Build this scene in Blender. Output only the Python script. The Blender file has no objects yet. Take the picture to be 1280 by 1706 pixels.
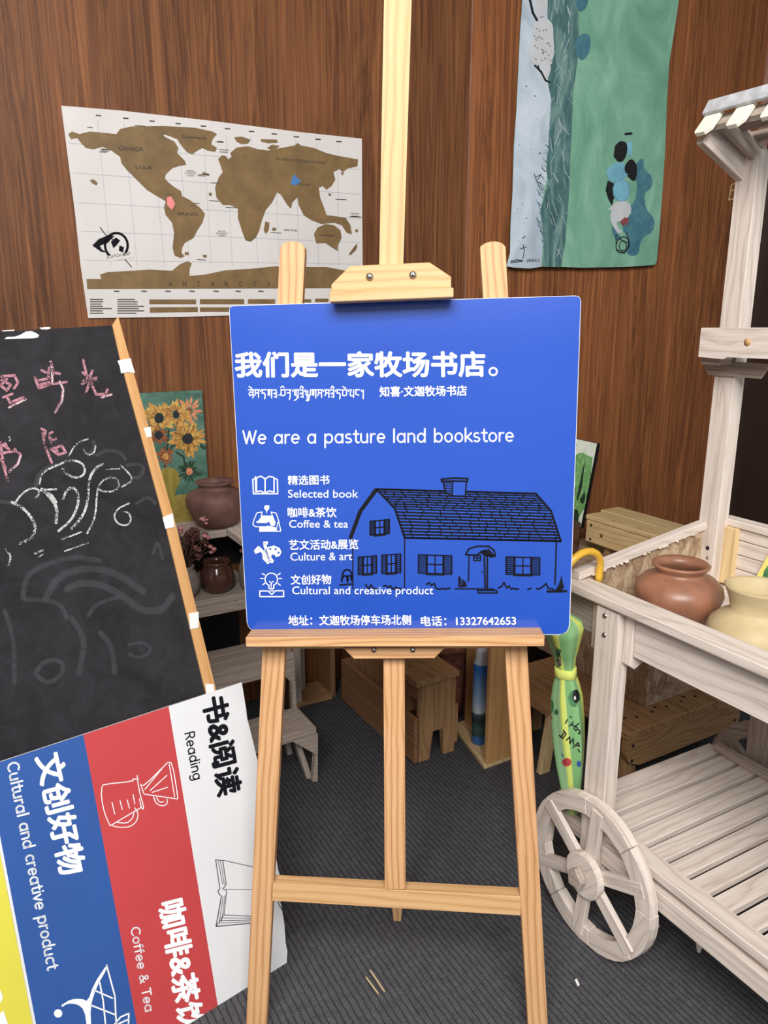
import bpy, bmesh, math, random
from mathutils import Vector, Matrix
from mathutils.geometry import tessellate_polygon
random.seed(7)
S = bpy.context.scene
COL = S.collection
# ------------------------------------------------------------------ camera
H, F, PIT = 1.42, 1280.0, math.radians(14.5)
CP, SP = math.cos(PIT), math.sin(PIT)
cd = bpy.data.cameras.new('camera'); cam = bpy.data.objects.new('camera', cd); COL.objects.link(cam)
cam.location = (0, 0, H); cam.rotation_euler = (math.pi/2-PIT, 0, 0)
cd.sensor_fit = 'HORIZONTAL'; cd.sensor_width = 36; cd.lens = 36*F/1280; cd.clip_start = .02
S.camera = cam
# ------------------------------------------------------------------ light and exposure
S.view_settings.view_transform = 'Standard'; S.view_settings.look = 'None'
S.view_settings.gamma = 1; S.view_settings.use_curve_mapping = False
S.view_settings.exposure = 0.0
W = bpy.data.worlds.new('overcast_sky'); S.world = W; W.use_nodes = True
bg = W.node_tree.nodes['Background']; bg.inputs[0].default_value = (.90, .95, 1.0, 1); bg.inputs[1].default_value = .58
def area(name, loc, target, sx, sy, power, col=(1, 1, 1)):
    d = bpy.data.lights.new(name, 'AREA'); d.shape = 'RECTANGLE'; d.size = sx; d.size_y = sy; d.energy = power; d.color = col
    o = bpy.data.objects.new(name, d); COL.objects.link(o); o.location = loc
    o.rotation_euler = (Vector(target)-Vector(loc)).to_track_quat('-Z', 'Y').to_euler(); return o
area('daylight_opening', (-.1, -1.5, 3.25), (.4, 1.9, 1.0), 2.3, 1.4, 225, (1, .98, .95))
# ------------------------------------------------------------------ geometry of view: pixel of the 1280x1706 photo -> point on a plane
C0 = Vector((0, 0, H))
def V(*a): return Vector(a[0]) if len(a) == 1 else Vector(a)
def ray(px, py):
    b = -(py-853)/F
    return V((px-640)/F, CP+b*SP, -SP+b*CP)
class Surf:
    def __init__(s, p, n):
        s.p = V(p); s.n = V(n).normalized()
        if s.n.dot(C0-s.p) < 0: s.n = -s.n
    def at(s, px, py, lift=0.0):
        p = s.p+s.n*lift; r = ray(px, py)
        return C0+r*((p-C0).dot(s.n)/r.dot(s.n))
    def off(s, d): return Surf(s.p+s.n*d, s.n)
def Z(sc, ox, oy, pts): return [(x/sc+ox, y/sc+oy) for x, y in pts]
# wall frame: s along the wall, m out of the wall, z up
w0, wd, wn = V(-.865, 2.29, 0), V(.866, .5, 0), V(.5, -.866, 0)
WB = -.12     # the wall face lies this far behind the m = 0 line of the furniture
def FZ(px, py, z): return Surf((0, 0, z), (0, 0, 1)).at(px, py)
def WP(s, m, z): return w0+wd*s+wn*m+V(0, 0, z)
# cart frame: a towards the camera side, b away, z up
cA = math.radians(29); cO = V(.462, 1.486, 0)
e1, e2, ez = V(math.sin(cA), -math.cos(cA), 0), V(math.cos(cA), math.sin(cA), 0), V(0, 0, 1)
def CA(a, b, z): return cO+e1*a+e2*b+ez*z
# ------------------------------------------------------------------ materials
def srgb(c): return tuple(((v/255)/12.92 if v/255 <= .04045 else ((v/255+.055)/1.055)**2.4) for v in c)+(1,)
MATS = {}
def nt(name, rough=.6, spec=.4, **kw):
    m = bpy.data.materials.new(name); m.use_nodes = True
    n, l = m.node_tree.nodes, m.node_tree.links
    b = n['Principled BSDF']; b.inputs['Roughness'].default_value = rough; b.inputs['Specular IOR Level'].default_value = spec
    for k, v in kw.items(): b.inputs[k].default_value = v
    MATS[name] = m
    return m, n, l, b
def coords(n, l, kind, scale, rot=(0, 0, 0)):
    t = n.new('ShaderNodeTexCoord'); mp = n.new('ShaderNodeMapping'); mp.inputs['Scale'].default_value = scale; mp.inputs['Rotation'].default_value = rot
    l.new(t.outputs[kind], mp.inputs['Vector']); return mp.outputs[0]
def noise(n, l, vec, scale, det=4, rough=.55, dist=0):
    t = n.new('ShaderNodeTexNoise'); t.inputs['Scale'].default_value = scale; t.inputs['Detail'].default_value = det
    t.inputs['Roughness'].default_value = rough; t.inputs['Distortion'].default_value = dist; l.new(vec, t.inputs['Vector']); return t.outputs['Fac']
def ramp(n, l, fac, stops):
    r = n.new('ShaderNodeValToRGB'); e = r.color_ramp.elements
    while len(e) < len(stops): e.new(.5)
    for i, (p, c) in enumerate(stops): e[i].position = p; e[i].color = srgb(c)
    l.new(fac, r.inputs[0]); return r.outputs[0]
def mix(n, l, fac, a, b, mode='MIX'):
    m = n.new('ShaderNodeMix'); m.data_type = 'RGBA'; m.blend_type = mode
    if isinstance(fac, (int, float)): m.inputs[0].default_value = fac
    else: l.new(fac, m.inputs[0])
    for i, v in ((6, a), (7, b)):
        if isinstance(v, tuple): m.inputs[i].default_value = v
        else: l.new(v, m.inputs[i])
    return m.outputs[2]
def bump(n, l, b, h, strength, dist):
    k = n.new('ShaderNodeBump'); k.inputs['Strength'].default_value = strength; k.inputs['Distance'].default_value = dist
    l.new(h, k.inputs['Height']); l.new(k.outputs[0], b.inputs['Normal'])
def math_(n, l, op, a, b=0.):
    m = n.new('ShaderNodeMath'); m.operation = op
    for i, v in enumerate((a, b)):
        if isinstance(v, (int, float)): m.inputs[i].default_value = v
        else: l.new(v, m.inputs[i])
    return m.outputs[0]
def plain(name, c, rough=.6, spec=.4, vary=.12, sc=12, bmp=0, **kw):
    m, n, l, b = nt(name, rough, spec, **kw)
    f = noise(n, l, coords(n, l, 'Object', (1, 1, 1)), sc)
    d = tuple(int(v*(1-vary)) for v in c); u = tuple(min(255, int(v*(1+vary*.6))) for v in c)
    l.new(ramp(n, l, f, [(.3, d), (.7, u)]), b.inputs['Base Color'])
    if bmp: bump(n, l, b, f, .5, bmp)
    return m
def wood(name, dark, mid, light, rings=26, rough=.55, wob=.35, fine=.35, spec=.3, bmp=.0006):
    m, n, l, b = nt(name, rough, spec)                     # UV: u along the grain, v across, metres
    uv = coords(n, l, 'UV', (1, 1, 1))
    sp = n.new('ShaderNodeSeparateXYZ'); l.new(uv, sp.inputs[0])
    lo = noise(n, l, coords(n, l, 'UV', (1.6, 9, 1)), 1.0, 3, .5, .4)
    f = math_(n, l, 'ADD', math_(n, l, 'MULTIPLY', sp.outputs[1], float(rings)*3.2), math_(n, l, 'MULTIPLY', lo, wob*10))
    wv = math_(n, l, 'FRACT', f)
    r1 = ramp(n, l, wv, [(0, dark), (.2, mid), (.55, light), (.9, mid), (1, dark)])
    fi = noise(n, l, coords(n, l, 'UV', (9, 420, 1)), 1.0, 3, .6)
    r2 = ramp(n, l, fi, [(.35, dark), (.6, light)])
    c = mix(n, l, fine, r1, r2)
    big = noise(n, l, coords(n, l, 'UV', (2, 12, 1)), 1.5, 2)
    c = mix(n, l, .25, c, ramp(n, l, big, [(.35, mid), (.65, light)]))
    l.new(c, b.inputs['Base Color']); bump(n, l, b, fi, .3, bmp)
    return m
wood('pine', (150, 98, 58), (200, 150, 104), (216, 172, 126), 24, .5, .45, .2)
wood('pine_pale', (176, 128, 80), (204, 160, 110), (212, 174, 128), 18, .5, .3, .2)
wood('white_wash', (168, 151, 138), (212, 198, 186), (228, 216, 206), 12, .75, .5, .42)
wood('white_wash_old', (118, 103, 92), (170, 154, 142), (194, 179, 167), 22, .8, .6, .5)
wood('cedar', (92, 62, 42), (140, 100, 70), (160, 118, 84), 22, .7, .5, .35)
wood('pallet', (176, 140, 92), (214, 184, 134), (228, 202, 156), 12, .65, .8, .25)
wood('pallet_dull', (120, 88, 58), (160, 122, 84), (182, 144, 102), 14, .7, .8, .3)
wood('ply', (178, 128, 76), (200, 150, 96), (212, 164, 110), 10, .6, .3, .4)
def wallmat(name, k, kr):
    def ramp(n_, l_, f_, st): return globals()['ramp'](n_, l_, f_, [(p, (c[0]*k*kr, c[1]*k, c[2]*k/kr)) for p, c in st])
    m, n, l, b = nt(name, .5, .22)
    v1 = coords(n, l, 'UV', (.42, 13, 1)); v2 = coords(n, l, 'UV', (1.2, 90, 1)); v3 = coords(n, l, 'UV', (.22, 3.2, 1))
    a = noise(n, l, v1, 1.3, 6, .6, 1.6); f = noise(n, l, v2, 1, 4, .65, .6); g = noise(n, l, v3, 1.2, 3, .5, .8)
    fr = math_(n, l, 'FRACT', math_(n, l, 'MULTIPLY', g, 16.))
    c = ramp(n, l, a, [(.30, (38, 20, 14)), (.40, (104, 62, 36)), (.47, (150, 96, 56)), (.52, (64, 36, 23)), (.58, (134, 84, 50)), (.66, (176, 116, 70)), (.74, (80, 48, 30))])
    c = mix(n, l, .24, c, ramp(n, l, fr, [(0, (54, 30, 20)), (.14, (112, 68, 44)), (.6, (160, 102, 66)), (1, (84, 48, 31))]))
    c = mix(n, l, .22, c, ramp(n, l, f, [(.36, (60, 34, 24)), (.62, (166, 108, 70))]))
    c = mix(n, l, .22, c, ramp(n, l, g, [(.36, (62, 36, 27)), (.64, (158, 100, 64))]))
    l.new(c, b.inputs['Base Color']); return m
wallmat('walnut_laminate', .90, 1.0); wallmat('walnut_laminate_warm_lit', 1.08, 1.01)  # panel tints with the wall's lit right and shaded left put into them
def carpet():
    m, n, l, b = nt('ribbed_carpet', .95, .1)
    vec = coords(n, l, 'Object', (1, 1, 1), (0, 0, -cA))
    sp = n.new('ShaderNodeSeparateXYZ'); l.new(vec, sp.inputs[0])
    w = math_(n, l, 'FRACT', math_(n, l, 'ADD', math_(n, l, 'MULTIPLY', sp.outputs[0], 1/.0145), math_(n, l, 'MULTIPLY', noise(n, l, vec, 40, 2), .5)))
    tri = math_(n, l, 'ABSOLUTE', math_(n, l, 'SUBTRACT', w, .5))          # .5 at groove
    h = math_(n, l, 'SUBTRACT', 1, math_(n, l, 'POWER', math_(n, l, 'MULTIPLY', tri, 2), 5.))
    fz = noise(n, l, vec, 260, 3, .7); bl = noise(n, l, vec, 45, 3, .6)
    c = ramp(n, l, fz, [(.3, (56, 56, 60)), (.6, (92, 91, 95)), (.75, (124, 122, 124))])
    c = mix(n, l, .35, c, ramp(n, l, bl, [(.3, (58, 58, 63)), (.7, (100, 99, 102))]))
    c = mix(n, l, math_(n, l, 'MULTIPLY', math_(n, l, 'SUBTRACT', 1, h), .55), c, srgb((26, 26, 29)))
    sk = math_(n, l, 'GREATER_THAN', noise(n, l, vec, 190, 1, .5), .775)
    c = mix(n, l, math_(n, l, 'MULTIPLY', sk, .6), c, srgb((190, 188, 184)))
    l.new(c, b.inputs['Base Color'])
    hh = math_(n, l, 'ADD', h, math_(n, l, 'MULTIPLY', fz, .7)); bump(n, l, b, hh, .8, .003)
carpet()
def osb():
    m, n, l, b = nt('osb', .75, .2)
    v = coords(n, l, 'Object', (1, 1, 1))
    t = n.new('ShaderNodeTexVoronoi'); t.inputs['Scale'].default_value = 34; l.new(coords(n, l, 'Object', (1, 1.8, .6), (.5, .3, .8)), t.inputs['Vector'])
    g = n.new('ShaderNodeSeparateColor'); l.new(t.outputs['Color'], g.inputs[0])
    f = noise(n, l, coords(n, l, 'Object', (1, 6, 2), (.4, .7, .2)), 30, 4, .6, 1)
    c = mix(n, l, .5, ramp(n, l, g.outputs[0], [(0, (128, 100, 76)), (.5, (176, 150, 122)), (1, (204, 184, 156))]), ramp(n, l, f, [(.35, (120, 92, 68)), (.65, (196, 172, 142))]))
    l.new(c, b.inputs['Base Color']); bump(n, l, b, g.outputs[0], .3, .002)
osb()
def board_blue():
    m, n, l, b = nt('gloss_blue', .2, .5, **{'Coat Weight': .3, 'Coat Roughness': .08})
    v = coords(n, l, 'Object', (1, 1, 1)); f = noise(n, l, v, 90, 3)
    l.new(ramp(n, l, noise(n, l, v, 3, 2), [(.3, (30, 72, 168)), (.7, (34, 77, 176))]), b.inputs['Base Color'])
    bump(n, l, b, f, .12, .0006)
board_blue()
def chalkboard():
    m, n, l, b = nt('chalkboard', .8, .25)
    v = coords(n, l, 'Object', (1, 1, 1))
    f = noise(n, l, v, 3.2, 5, .6, 1.2); g = noise(n, l, v, 14, 4, .6, 2.)
    c = mix(n, l, .5, ramp(n, l, f, [(.35, (28, 26, 29)), (.72, (56, 54, 58))]), ramp(n, l, g, [(.4, (29, 27, 30)), (.75, (50, 49, 54))]))
    l.new(c, b.inputs['Base Color'])
chalkboard()
def chalk(name, c, thr, alpha):
    m, n, l, b = nt(name, .95, .05)
    b.inputs['Base Color'].default_value = srgb(c)
    f = noise(n, l, coords(n, l, 'Object', (1, 1, 1)), 420, 3, .8); g = noise(n, l, coords(n, l, 'Object', (1, 1, 1)), 40, 2)
    q = math_(n, l, 'GREATER_THAN', math_(n, l, 'ADD', f, math_(n, l, 'MULTIPLY', g, .5)), thr)
    l.new(math_(n, l, 'MULTIPLY', q, alpha), b.inputs['Alpha'])
chalk('chalk_white', (226, 226, 224), .735, .85); chalk('chalk_pink', (198, 140, 152), .70, .85); chalk('chalk_smudge', (150, 150, 156), .62, .05)
plain('paper_white', (214, 209, 206), .7, .3, .03, 4); plain('ink_white', (245, 246, 248), .45, .3, .01)
plain('ink_black', (20, 21, 28), .7, .12, .05); plain('sign_white', (226, 226, 228), .45, .4, .02, 5)
plain('sign_red', (194, 70, 72), .45, .4, .03, 5); plain('sign_blue', (50, 88, 156), .45, .4, .03, 5); plain('sign_yellow', (220, 210, 78), .45, .4, .03, 5)
plain('map_gold', (124, 98, 62), .5, .4, .12, 20); plain('map_line', (178, 182, 190), .7, .2, .03); plain('map_text', (70, 62, 56), .7, .2, .03)
plain('map_blue', (70, 120, 176), .6); plain('map_pink', (226, 130, 130), .6)
plain('steel', (190, 188, 184), .28, .5, .05, 30, Metallic=1.0); plain('dark_hole', (40, 30, 26), .8)
plain('tape', (235, 233, 230), .75, .2, .04, 60, .0008); plain('torn_paper', (238, 236, 232), .8, .2, .03)
plain('clay', (150, 104, 80), .38, .5, .16, 14); plain('clay_dark', (116, 84, 76), .6, .3, .25, 12); plain('clay_terracotta', (150, 98, 84), .85, .1, .2, 40)
plain('stoneware', (196, 176, 136), .55, .35, .09, 9); plain('glaze_brown', (88, 58, 48), .15, .6, .2, 16); plain('glaze_grey', (138, 124, 116), .5, .4, .15, 10)
plain('dried_stem', (92, 60, 52), .9); plain('dried_petal', (150, 108, 96), .9, .2, .3, 60); plain('dried_rose', (188, 130, 128), .9, .2, .3, 60)
plain('handle_yellow', (230, 180, 60), .3, .5, .04); plain('umbrella_strap', (224, 232, 120), .55, .3, .05)
plain('dark_glass', (58, 46, 42), .12, .5, .1, 3); plain('trim_brown', (150, 112, 98), .4, .4, .12, 6); plain('frame_black', (22, 21, 24), .4)
plain('ceiling_paint', (196, 188, 176), .9, .1, .04, 2); plain('label_blue', (70, 120, 186), .3, .5, .1, 20)
plain('cap_silver', (196, 200, 206), .3, .5, .05); plain('label_white', (206, 216, 228), .3, .5, .05); plain('label_dark', (52, 64, 62), .3, .5, .35, 60)
plain('book_yellow', (232, 220, 120), .6, .3, .03); plain('leaf_green', (74, 128, 84), .6, .3, .3, 60)
def paint(name, stops, sc, rough=.6, vec=(1, 1, 1), dist=1.5, bmp=.0015):
    m, n, l, b = nt(name, rough, .3)
    f = noise(n, l, coords(n, l, 'Object', vec), sc, 5, .6, dist)
    l.new(ramp(n, l, f, stops), b.inputs['Base Color']); bump(n, l, b, f, .4, bmp)
paint('art_green', [(.3, (108, 160, 136)), (.5, (130, 182, 156)), (.7, (160, 204, 182))], 5, .6, (1, 1, .6), 1, .004)
paint('art_sky', [(.3, (168, 184, 198)), (.5, (194, 208, 220)), (.72, (214, 224, 236))], 6, .6, (1, 1, .8), 1, .004)
paint('art_hedge', [(.3, (60, 92, 94)), (.5, (84, 122, 122)), (.7, (130, 160, 154))], 16, .6, (1, 1, .25), 2, .003)
paint('art_shadow', [(.3, (62, 110, 130)), (.7, (88, 140, 150))], 12)
paint('art_teal', [(.3, (56, 88, 76)), (.55, (84, 118, 104)), (.75, (112, 142, 126))], 14)
paint('art_petal', [(.3, (150, 96, 52)), (.5, (192, 144, 74)), (.7, (210, 184, 104))], 60)
paint('art_petal_pink', [(.3, (180, 96, 80)), (.7, (224, 160, 110))], 60)
paint('art_rust', [(.3, (92, 46, 34)), (.7, (170, 100, 56))], 60)
paint('art_vase', [(.3, (120, 106, 44)), (.7, (168, 150, 70))], 20, .6, (1, 1, .3))
paint('art_table', [(.3, (128, 112, 52)), (.7, (164, 146, 76))], 20)
paint('art_hill', [(.3, (86, 138, 72)), (.55, (132, 184, 116)), (.75, (170, 208, 150))], 30)
paint('art_tree', [(.3, (22, 38, 30)), (.7, (52, 78, 56))], 60); paint('art_pale', [(.3, (224, 232, 212)), (.7, (244, 246, 232))], 12)
plain('art_skyblue', (128, 190, 214), .6); plain('art_black', (30, 32, 36), .6); plain('art_white', (208, 210, 214), .6, .3, .04); plain('art_red', (150, 80, 84), .6)
def umb():
    m, n, l, b = nt('umbrella_cloth', .4, .4)
    sp = n.new('ShaderNodeSeparateXYZ'); l.new(coords(n, l, 'UV', (1, 1, 1)), sp.inputs[0])
    st = math_(n, l, 'FRACT', math_(n, l, 'ADD', math_(n, l, 'ADD', sp.outputs[0], .72), math_(n, l, 'MULTIPLY', noise(n, l, coords(n, l, 'UV', (1, 1, 1)), 3, 2), .1)))
    c = ramp(n, l, st, [(0, (128, 178, 118)), (.30, (156, 202, 146)), (.31, (200, 212, 104)), (.44, (208, 216, 112)), (.45, (142, 190, 134)), (.72, (164, 208, 156)), (.73, (190, 206, 100)), (.86, (204, 214, 112)), (.87, (124, 172, 114))])
    for r in [x for x in n if x.type == 'VALTORGB']: r.color_ramp.interpolation = 'LINEAR'
    l.new(c, b.inputs['Base Color'])
umb()
def M(k): return MATS[k]
# ------------------------------------------------------------------ mesh tools
class MB:
    """collects solid pieces with grain UVs; build() links them as one mesh object"""
    def __init__(s): s.v = []; s.f = []; s.uv = []; s.mi = []; s.sm = []
    def addbm(s, bm, g=None, mi=0, smooth=False):
        g = V(g).normalized() if g is not None else V(0, 0, 1)
        ou, ov = random.uniform(0, 40), random.uniform(0, 40)
        bm.normal_update(); bm.verts.index_update(); base = len(s.v)
        s.v += [v.co.copy() for v in bm.verts]
        for f in bm.faces:
            t = f.normal.cross(g)
            t = t.normalized() if t.length > .3 else f.normal.orthogonal().normalized()
            s.f.append([base+v.index for v in f.verts]); s.mi.append(mi); s.sm.append(smooth)
            s.uv.append([(v.co.dot(g)+ou, v.co.dot(t)+ov) for v in f.verts])
        bm.free(); return s
    def prism(s, poly, ext, g=None, bev=.0012, mi=0):
        bm = bmesh.new(); ext = V(ext); poly = [V(p) for p in poly]; n = len(poly)
        a = [bm.verts.new(p) for p in poly]; b = [bm.verts.new(p+ext) for p in poly]
        nrm = sum(((poly[i]-poly[0]).cross(poly[(i+1) % n]-poly[0]) for i in range(1, n-1)), V(0, 0, 0))
        flip = nrm.dot(ext) > 0
        bm.faces.new(a if not flip else a[::-1]); bm.faces.new(b[::-1] if not flip else b)
        for i in range(n):
            j = (i+1) % n; q = [a[i], b[i], b[j], a[j]]; bm.faces.new(q if not flip else q[::-1])
        if g is None:
            es = [poly[(i+1) % n]-poly[i] for i in range(n)]+[ext]; g = max(es, key=lambda e: e.length)
        if bev: bmesh.ops.bevel(bm, geom=list(bm.edges), offset=bev, segments=1, affect='EDGES', clamp_overlap=True)
        bmesh.ops.recalc_face_normals(bm, faces=list(bm.faces))
        return s.addbm(bm, g, mi)
    def box(s, p, u, v, w, g=None, bev=.0012, mi=0):
        p, u, v, w = V(p), V(u), V(v), V(w)
        if g is None: g = max((u, v, w), key=lambda e: e.length)
        return s.prism([p, p+u, p+u+v, p+v], w, g, bev, mi)
    def lathe(s, c, prof, seg=40, mi=0, axis=ez, smooth=True, warp=None, u2=None):
        bm = bmesh.new(); c = V(c); axis = V(axis).normalized(); x = V(1, 0, 0) if axis.z > .99 else axis.orthogonal().normalized(); y = axis.cross(x)
        rings = []
        for r, z in prof:
            if r < 1e-5: rings.append([bm.verts.new(c+axis*z)]); continue
            rg = []
            for k in range(seg):
                t = 2*math.pi*k/seg; rr = r*(warp(t, z) if warp else 1)
                rg.append(bm.verts.new(c+axis*z+x*(rr*math.cos(t))+y*(rr*math.sin(t))))
            rings.append(rg)
        for A, B in zip(rings, rings[1:]):
            for k in range(seg):
                j = (k+1) % seg
                q = ([A[0], B[j], B[k]] if len(A) == 1 else [A[k], A[j], B[0]] if len(B) == 1 else [A[k], A[j], B[j], B[k]])
                if len(A) == 1 and len(B) == 1: continue
                bm.faces.new(q)
        bmesh.ops.recalc_face_normals(bm, faces=list(bm.faces))
        return s.addbm(bm, axis, mi, smooth)
    def tube(s, pts, r, seg=8, mi=0):
        pts = [V(p) for p in pts]; bm = bmesh.new(); rs = r if isinstance(r, (list, tuple)) else [r]*len(pts); rings = []
        up = V(.13, .27, .95)
        for i, p in enumerate(pts):
            d = (pts[min(i+1, len(pts)-1)]-pts[max(i-1, 0)]).normalized(); x = d.cross(up)
            x = (x if x.length > .05 else d.orthogonal()).normalized(); y = d.cross(x)
            rings.append([bm.verts.new(p+x*(rs[i]*math.cos(2*math.pi*k/seg))+y*(rs[i]*math.sin(2*math.pi*k/seg))) for k in range(seg)])
        for A, B in zip(rings, rings[1:]):
            for k in range(seg): bm.faces.new([A[k], A[(k+1) % seg], B[(k+1) % seg], B[k]])
        bm.faces.new(rings[0][::-1]); bm.faces.new(rings[-1])
        bmesh.ops.recalc_face_normals(bm, faces=list(bm.faces))
        return s.addbm(bm, pts[-1]-pts[0], mi, True)
    def ball(s, c, r, seg=10, mi=0, scale=(1, 1, 1)):
        bm = bmesh.new(); bmesh.ops.create_uvsphere(bm, u_segments=seg, v_segments=max(5, seg//2+1), radius=r)
        for v in bm.verts: v.co = V(v.co.x*scale[0], v.co.y*scale[1], v.co.z*scale[2])+V(c)
        return s.addbm(bm, ez, mi, True)
    def sheet(s, verts, faces, mi=0):
        base = len(s.v); s.v += [V(p) for p in verts]
        for f in faces: s.f.append([base+i for i in f]); s.mi.append(mi); s.sm.append(False); s.uv.append([(s.v[base+i].x, s.v[base+i].z) for i in f])
        return s
    def build(s, name, mats, parent=None, kind=None):
        L = parent.matrix_world.translation if parent and 'base' not in parent else V(parent['base']) if parent else V(0, 0, 0)
        me = bpy.data.meshes.new(name); me.from_pydata([v-L for v in s.v], [], s.f)
        for m in (mats if isinstance(mats, (list, tuple)) else [mats]): me.materials.append(M(m))
        ul = me.uv_layers.new(name='UVMap'); k = 0
        for p, u, mi, sm in zip(me.polygons, s.uv, s.mi, s.sm):
            p.material_index = mi; p.use_smooth = sm
            for q in u: ul.data[k].uv = q; k += 1
        me.update()
        o = bpy.data.objects.new(name, me); COL.objects.link(o)
        if parent: o.parent = parent; o['base'] = tuple(L)
        if kind: o['kind'] = kind
        return o
def tag(o, label, cat, group=None):
    o['label'] = label; o['category'] = cat
    if group: o['group'] = group
    return o
def thing(name, label, cat, base, group=None):
    o = bpy.data.objects.new(name, None); COL.objects.link(o); o.location = V(base); o.empty_display_size = .1; o['base'] = tuple(V(base))
    return tag(o, label, cat, group)
def part(name, mb, mats, parent, label=None):
    o = mb.build(name, mats, parent)
    if label: o['label'] = label
    return o
def struct(o): o['kind'] = 'structure'; return o
# flat print on a surface, drawn from photo pixels --------------------------------
class Ink:
    def __init__(s, surf, lift=.0008): s.S = surf; s.l = lift; s.v = []; s.f = []
    def pt(s, p): return s.S.at(p[0], p[1], s.l)
    def poly(s, pts):
        b = len(s.v); q = [s.pt(p) for p in pts]; s.v += q
        tr = tessellate_polygon([[V(x, y, 0) for x, y in pts]])
        s.f += [[b+i for i in t] for t in tr]; return s
    def line(s, pts, w, cap=True):
        n = 8
        for (x0, y0), (x1, y1) in zip(pts, pts[1:]):
            dx, dy = x1-x0, y1-y0; L = math.hypot(dx, dy)
            if L < 1e-6: continue
            nx, ny = -dy/L*w/2, dx/L*w/2; s.poly([(x0+nx, y0+ny), (x1+nx, y1+ny), (x1-nx, y1-ny), (x0-nx, y0-ny)])
        if cap and w > 1:
            for x, y in pts: s.dot(x, y, w/2, n)
        return s
    def dot(s, x, y, r, n=10): return s.poly([(x+r*math.cos(2*math.pi*k/n), y+r*math.sin(2*math.pi*k/n)) for k in range(n)])
    def ell(s, x, y, rx, ry, w, a0=0, a1=360, n=18, rot=0):
        c, q = math.cos(math.radians(rot)), math.sin(math.radians(rot)); P = []
        for k in range(n+1):
            t = math.radians(a0+(a1-a0)*k/n); u, v = rx*math.cos(t), ry*math.sin(t); P.append((x+u*c-v*q, y+u*q+v*c))
        return s.line(P, w)
    def text(s, body, p0, p1, h, off=0.0, cap=False):
        if off > .013:                                     # heavier face: the outlines thickened by small shifts
            e = (off-.012)*72; l0 = s.l
            for dx, dy in ((0, 0), (e, 0), (-e, 0), (0, e), (0, -e), (e*.7, e*.7), (-e*.7, -e*.7), (e*.7, -e*.7), (-e*.7, e*.7)):
                s.l += .00001; s.text(body, (p0[0]+dx, p0[1]+dy), (p1[0]+dx, p1[1]+dy), h, 0.0, cap)
            s.l = l0; return s
        vs, fs, (xa, ya, xb, yb) = glyphs(body, off)
        if cap: _, _, (_, ya, _, yb) = glyphs('H', off)
        b = len(s.v)
        for x, y in vs:
            u, t = (x-xa)/(xb-xa), (y-ya)/(yb-ya)
            s.v.append(s.pt((p0[0]+(p1[0]-p0[0])*u+h[0]*t, p0[1]+(p1[1]-p0[1])*u+h[1]*t)))
        s.f += [[b+i for i in f] for f in fs]; return s
    def round(s, body, p0, p1, h, w):
        """monoline rounded lettering"""
        adv = [ADV.get(ch, .5) for ch in body]; tot = sum(adv); x = 0; k = 1/tot
        hl = math.hypot(*h); wl = math.hypot(p1[0]-p0[0], p1[1]-p0[1])
        for ch, ad in zip(body, adv):
            for st in strokes(ch):
                s.line([(p0[0]+(p1[0]-p0[0])*(x+px)*k+h[0]*py, p0[1]+(p1[1]-p0[1])*(x+px)*k+h[1]*py) for px, py in st], w)
            x += ad
        return s
    def done(s, name, mat, parent, label=None):
        mb = MB().sheet(s.v, s.f); o = mb.build(name, mat, parent)
        me = o.data; nn = s.S.n
        flip = [p.index for p in me.polygons if p.normal.dot(nn) < 0]
        if flip:
            bm = bmesh.new(); bm.from_mesh(me); bm.faces.ensure_lookup_table()
            bmesh.ops.reverse_faces(bm, faces=[bm.faces[i] for i in flip]); bm.to_mesh(me); bm.free()
        if label: o['label'] = label
        return o
_G = {}
def glyphs(body, off):
    k = (body, off)
    if k in _G: return _G[k]
    c = bpy.data.curves.new('t', 'FONT'); c.body = body; c.offset = off; c.fill_mode = 'FRONT'; c.resolution_u = 3
    o = bpy.data.objects.new('t', c); COL.objects.link(o)
    dg = bpy.context.evaluated_depsgraph_get(); me = bpy.data.meshes.new_from_object(o.evaluated_get(dg))
    vs = [(v.co.x, v.co.y) for v in me.vertices]; fs = [list(p.vertices) for p in me.polygons]
    bpy.data.objects.remove(o); bpy.data.curves.remove(c); bpy.data.meshes.remove(me)
    xs = [v[0] for v in vs]; ys = [v[1] for v in vs]
    _G[k] = (vs, fs, (min(xs), min(ys), max(xs), max(ys))); return _G[k]
XH = .68
def arc(cx, cy, rx, ry, a0, a1, n=9): return [(cx+rx*math.cos(math.radians(a0+(a1-a0)*i/n)), cy+ry*math.sin(math.radians(a0+(a1-a0)*i/n))) for i in range(n+1)]
ADV = dict(zip(' Weraspultndbokcivfg&CRT!HAYMEPy1', [.42, 1.0, .66, .44, .70, .54, .70, .66, .26, .46, .64, .70, .70, .68, .58, .58, .26, .56, .42, .70, .8, .8, .72, .66, .26, .8, .76, .7, .9, .62, .66, .58, .4]))
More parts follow.
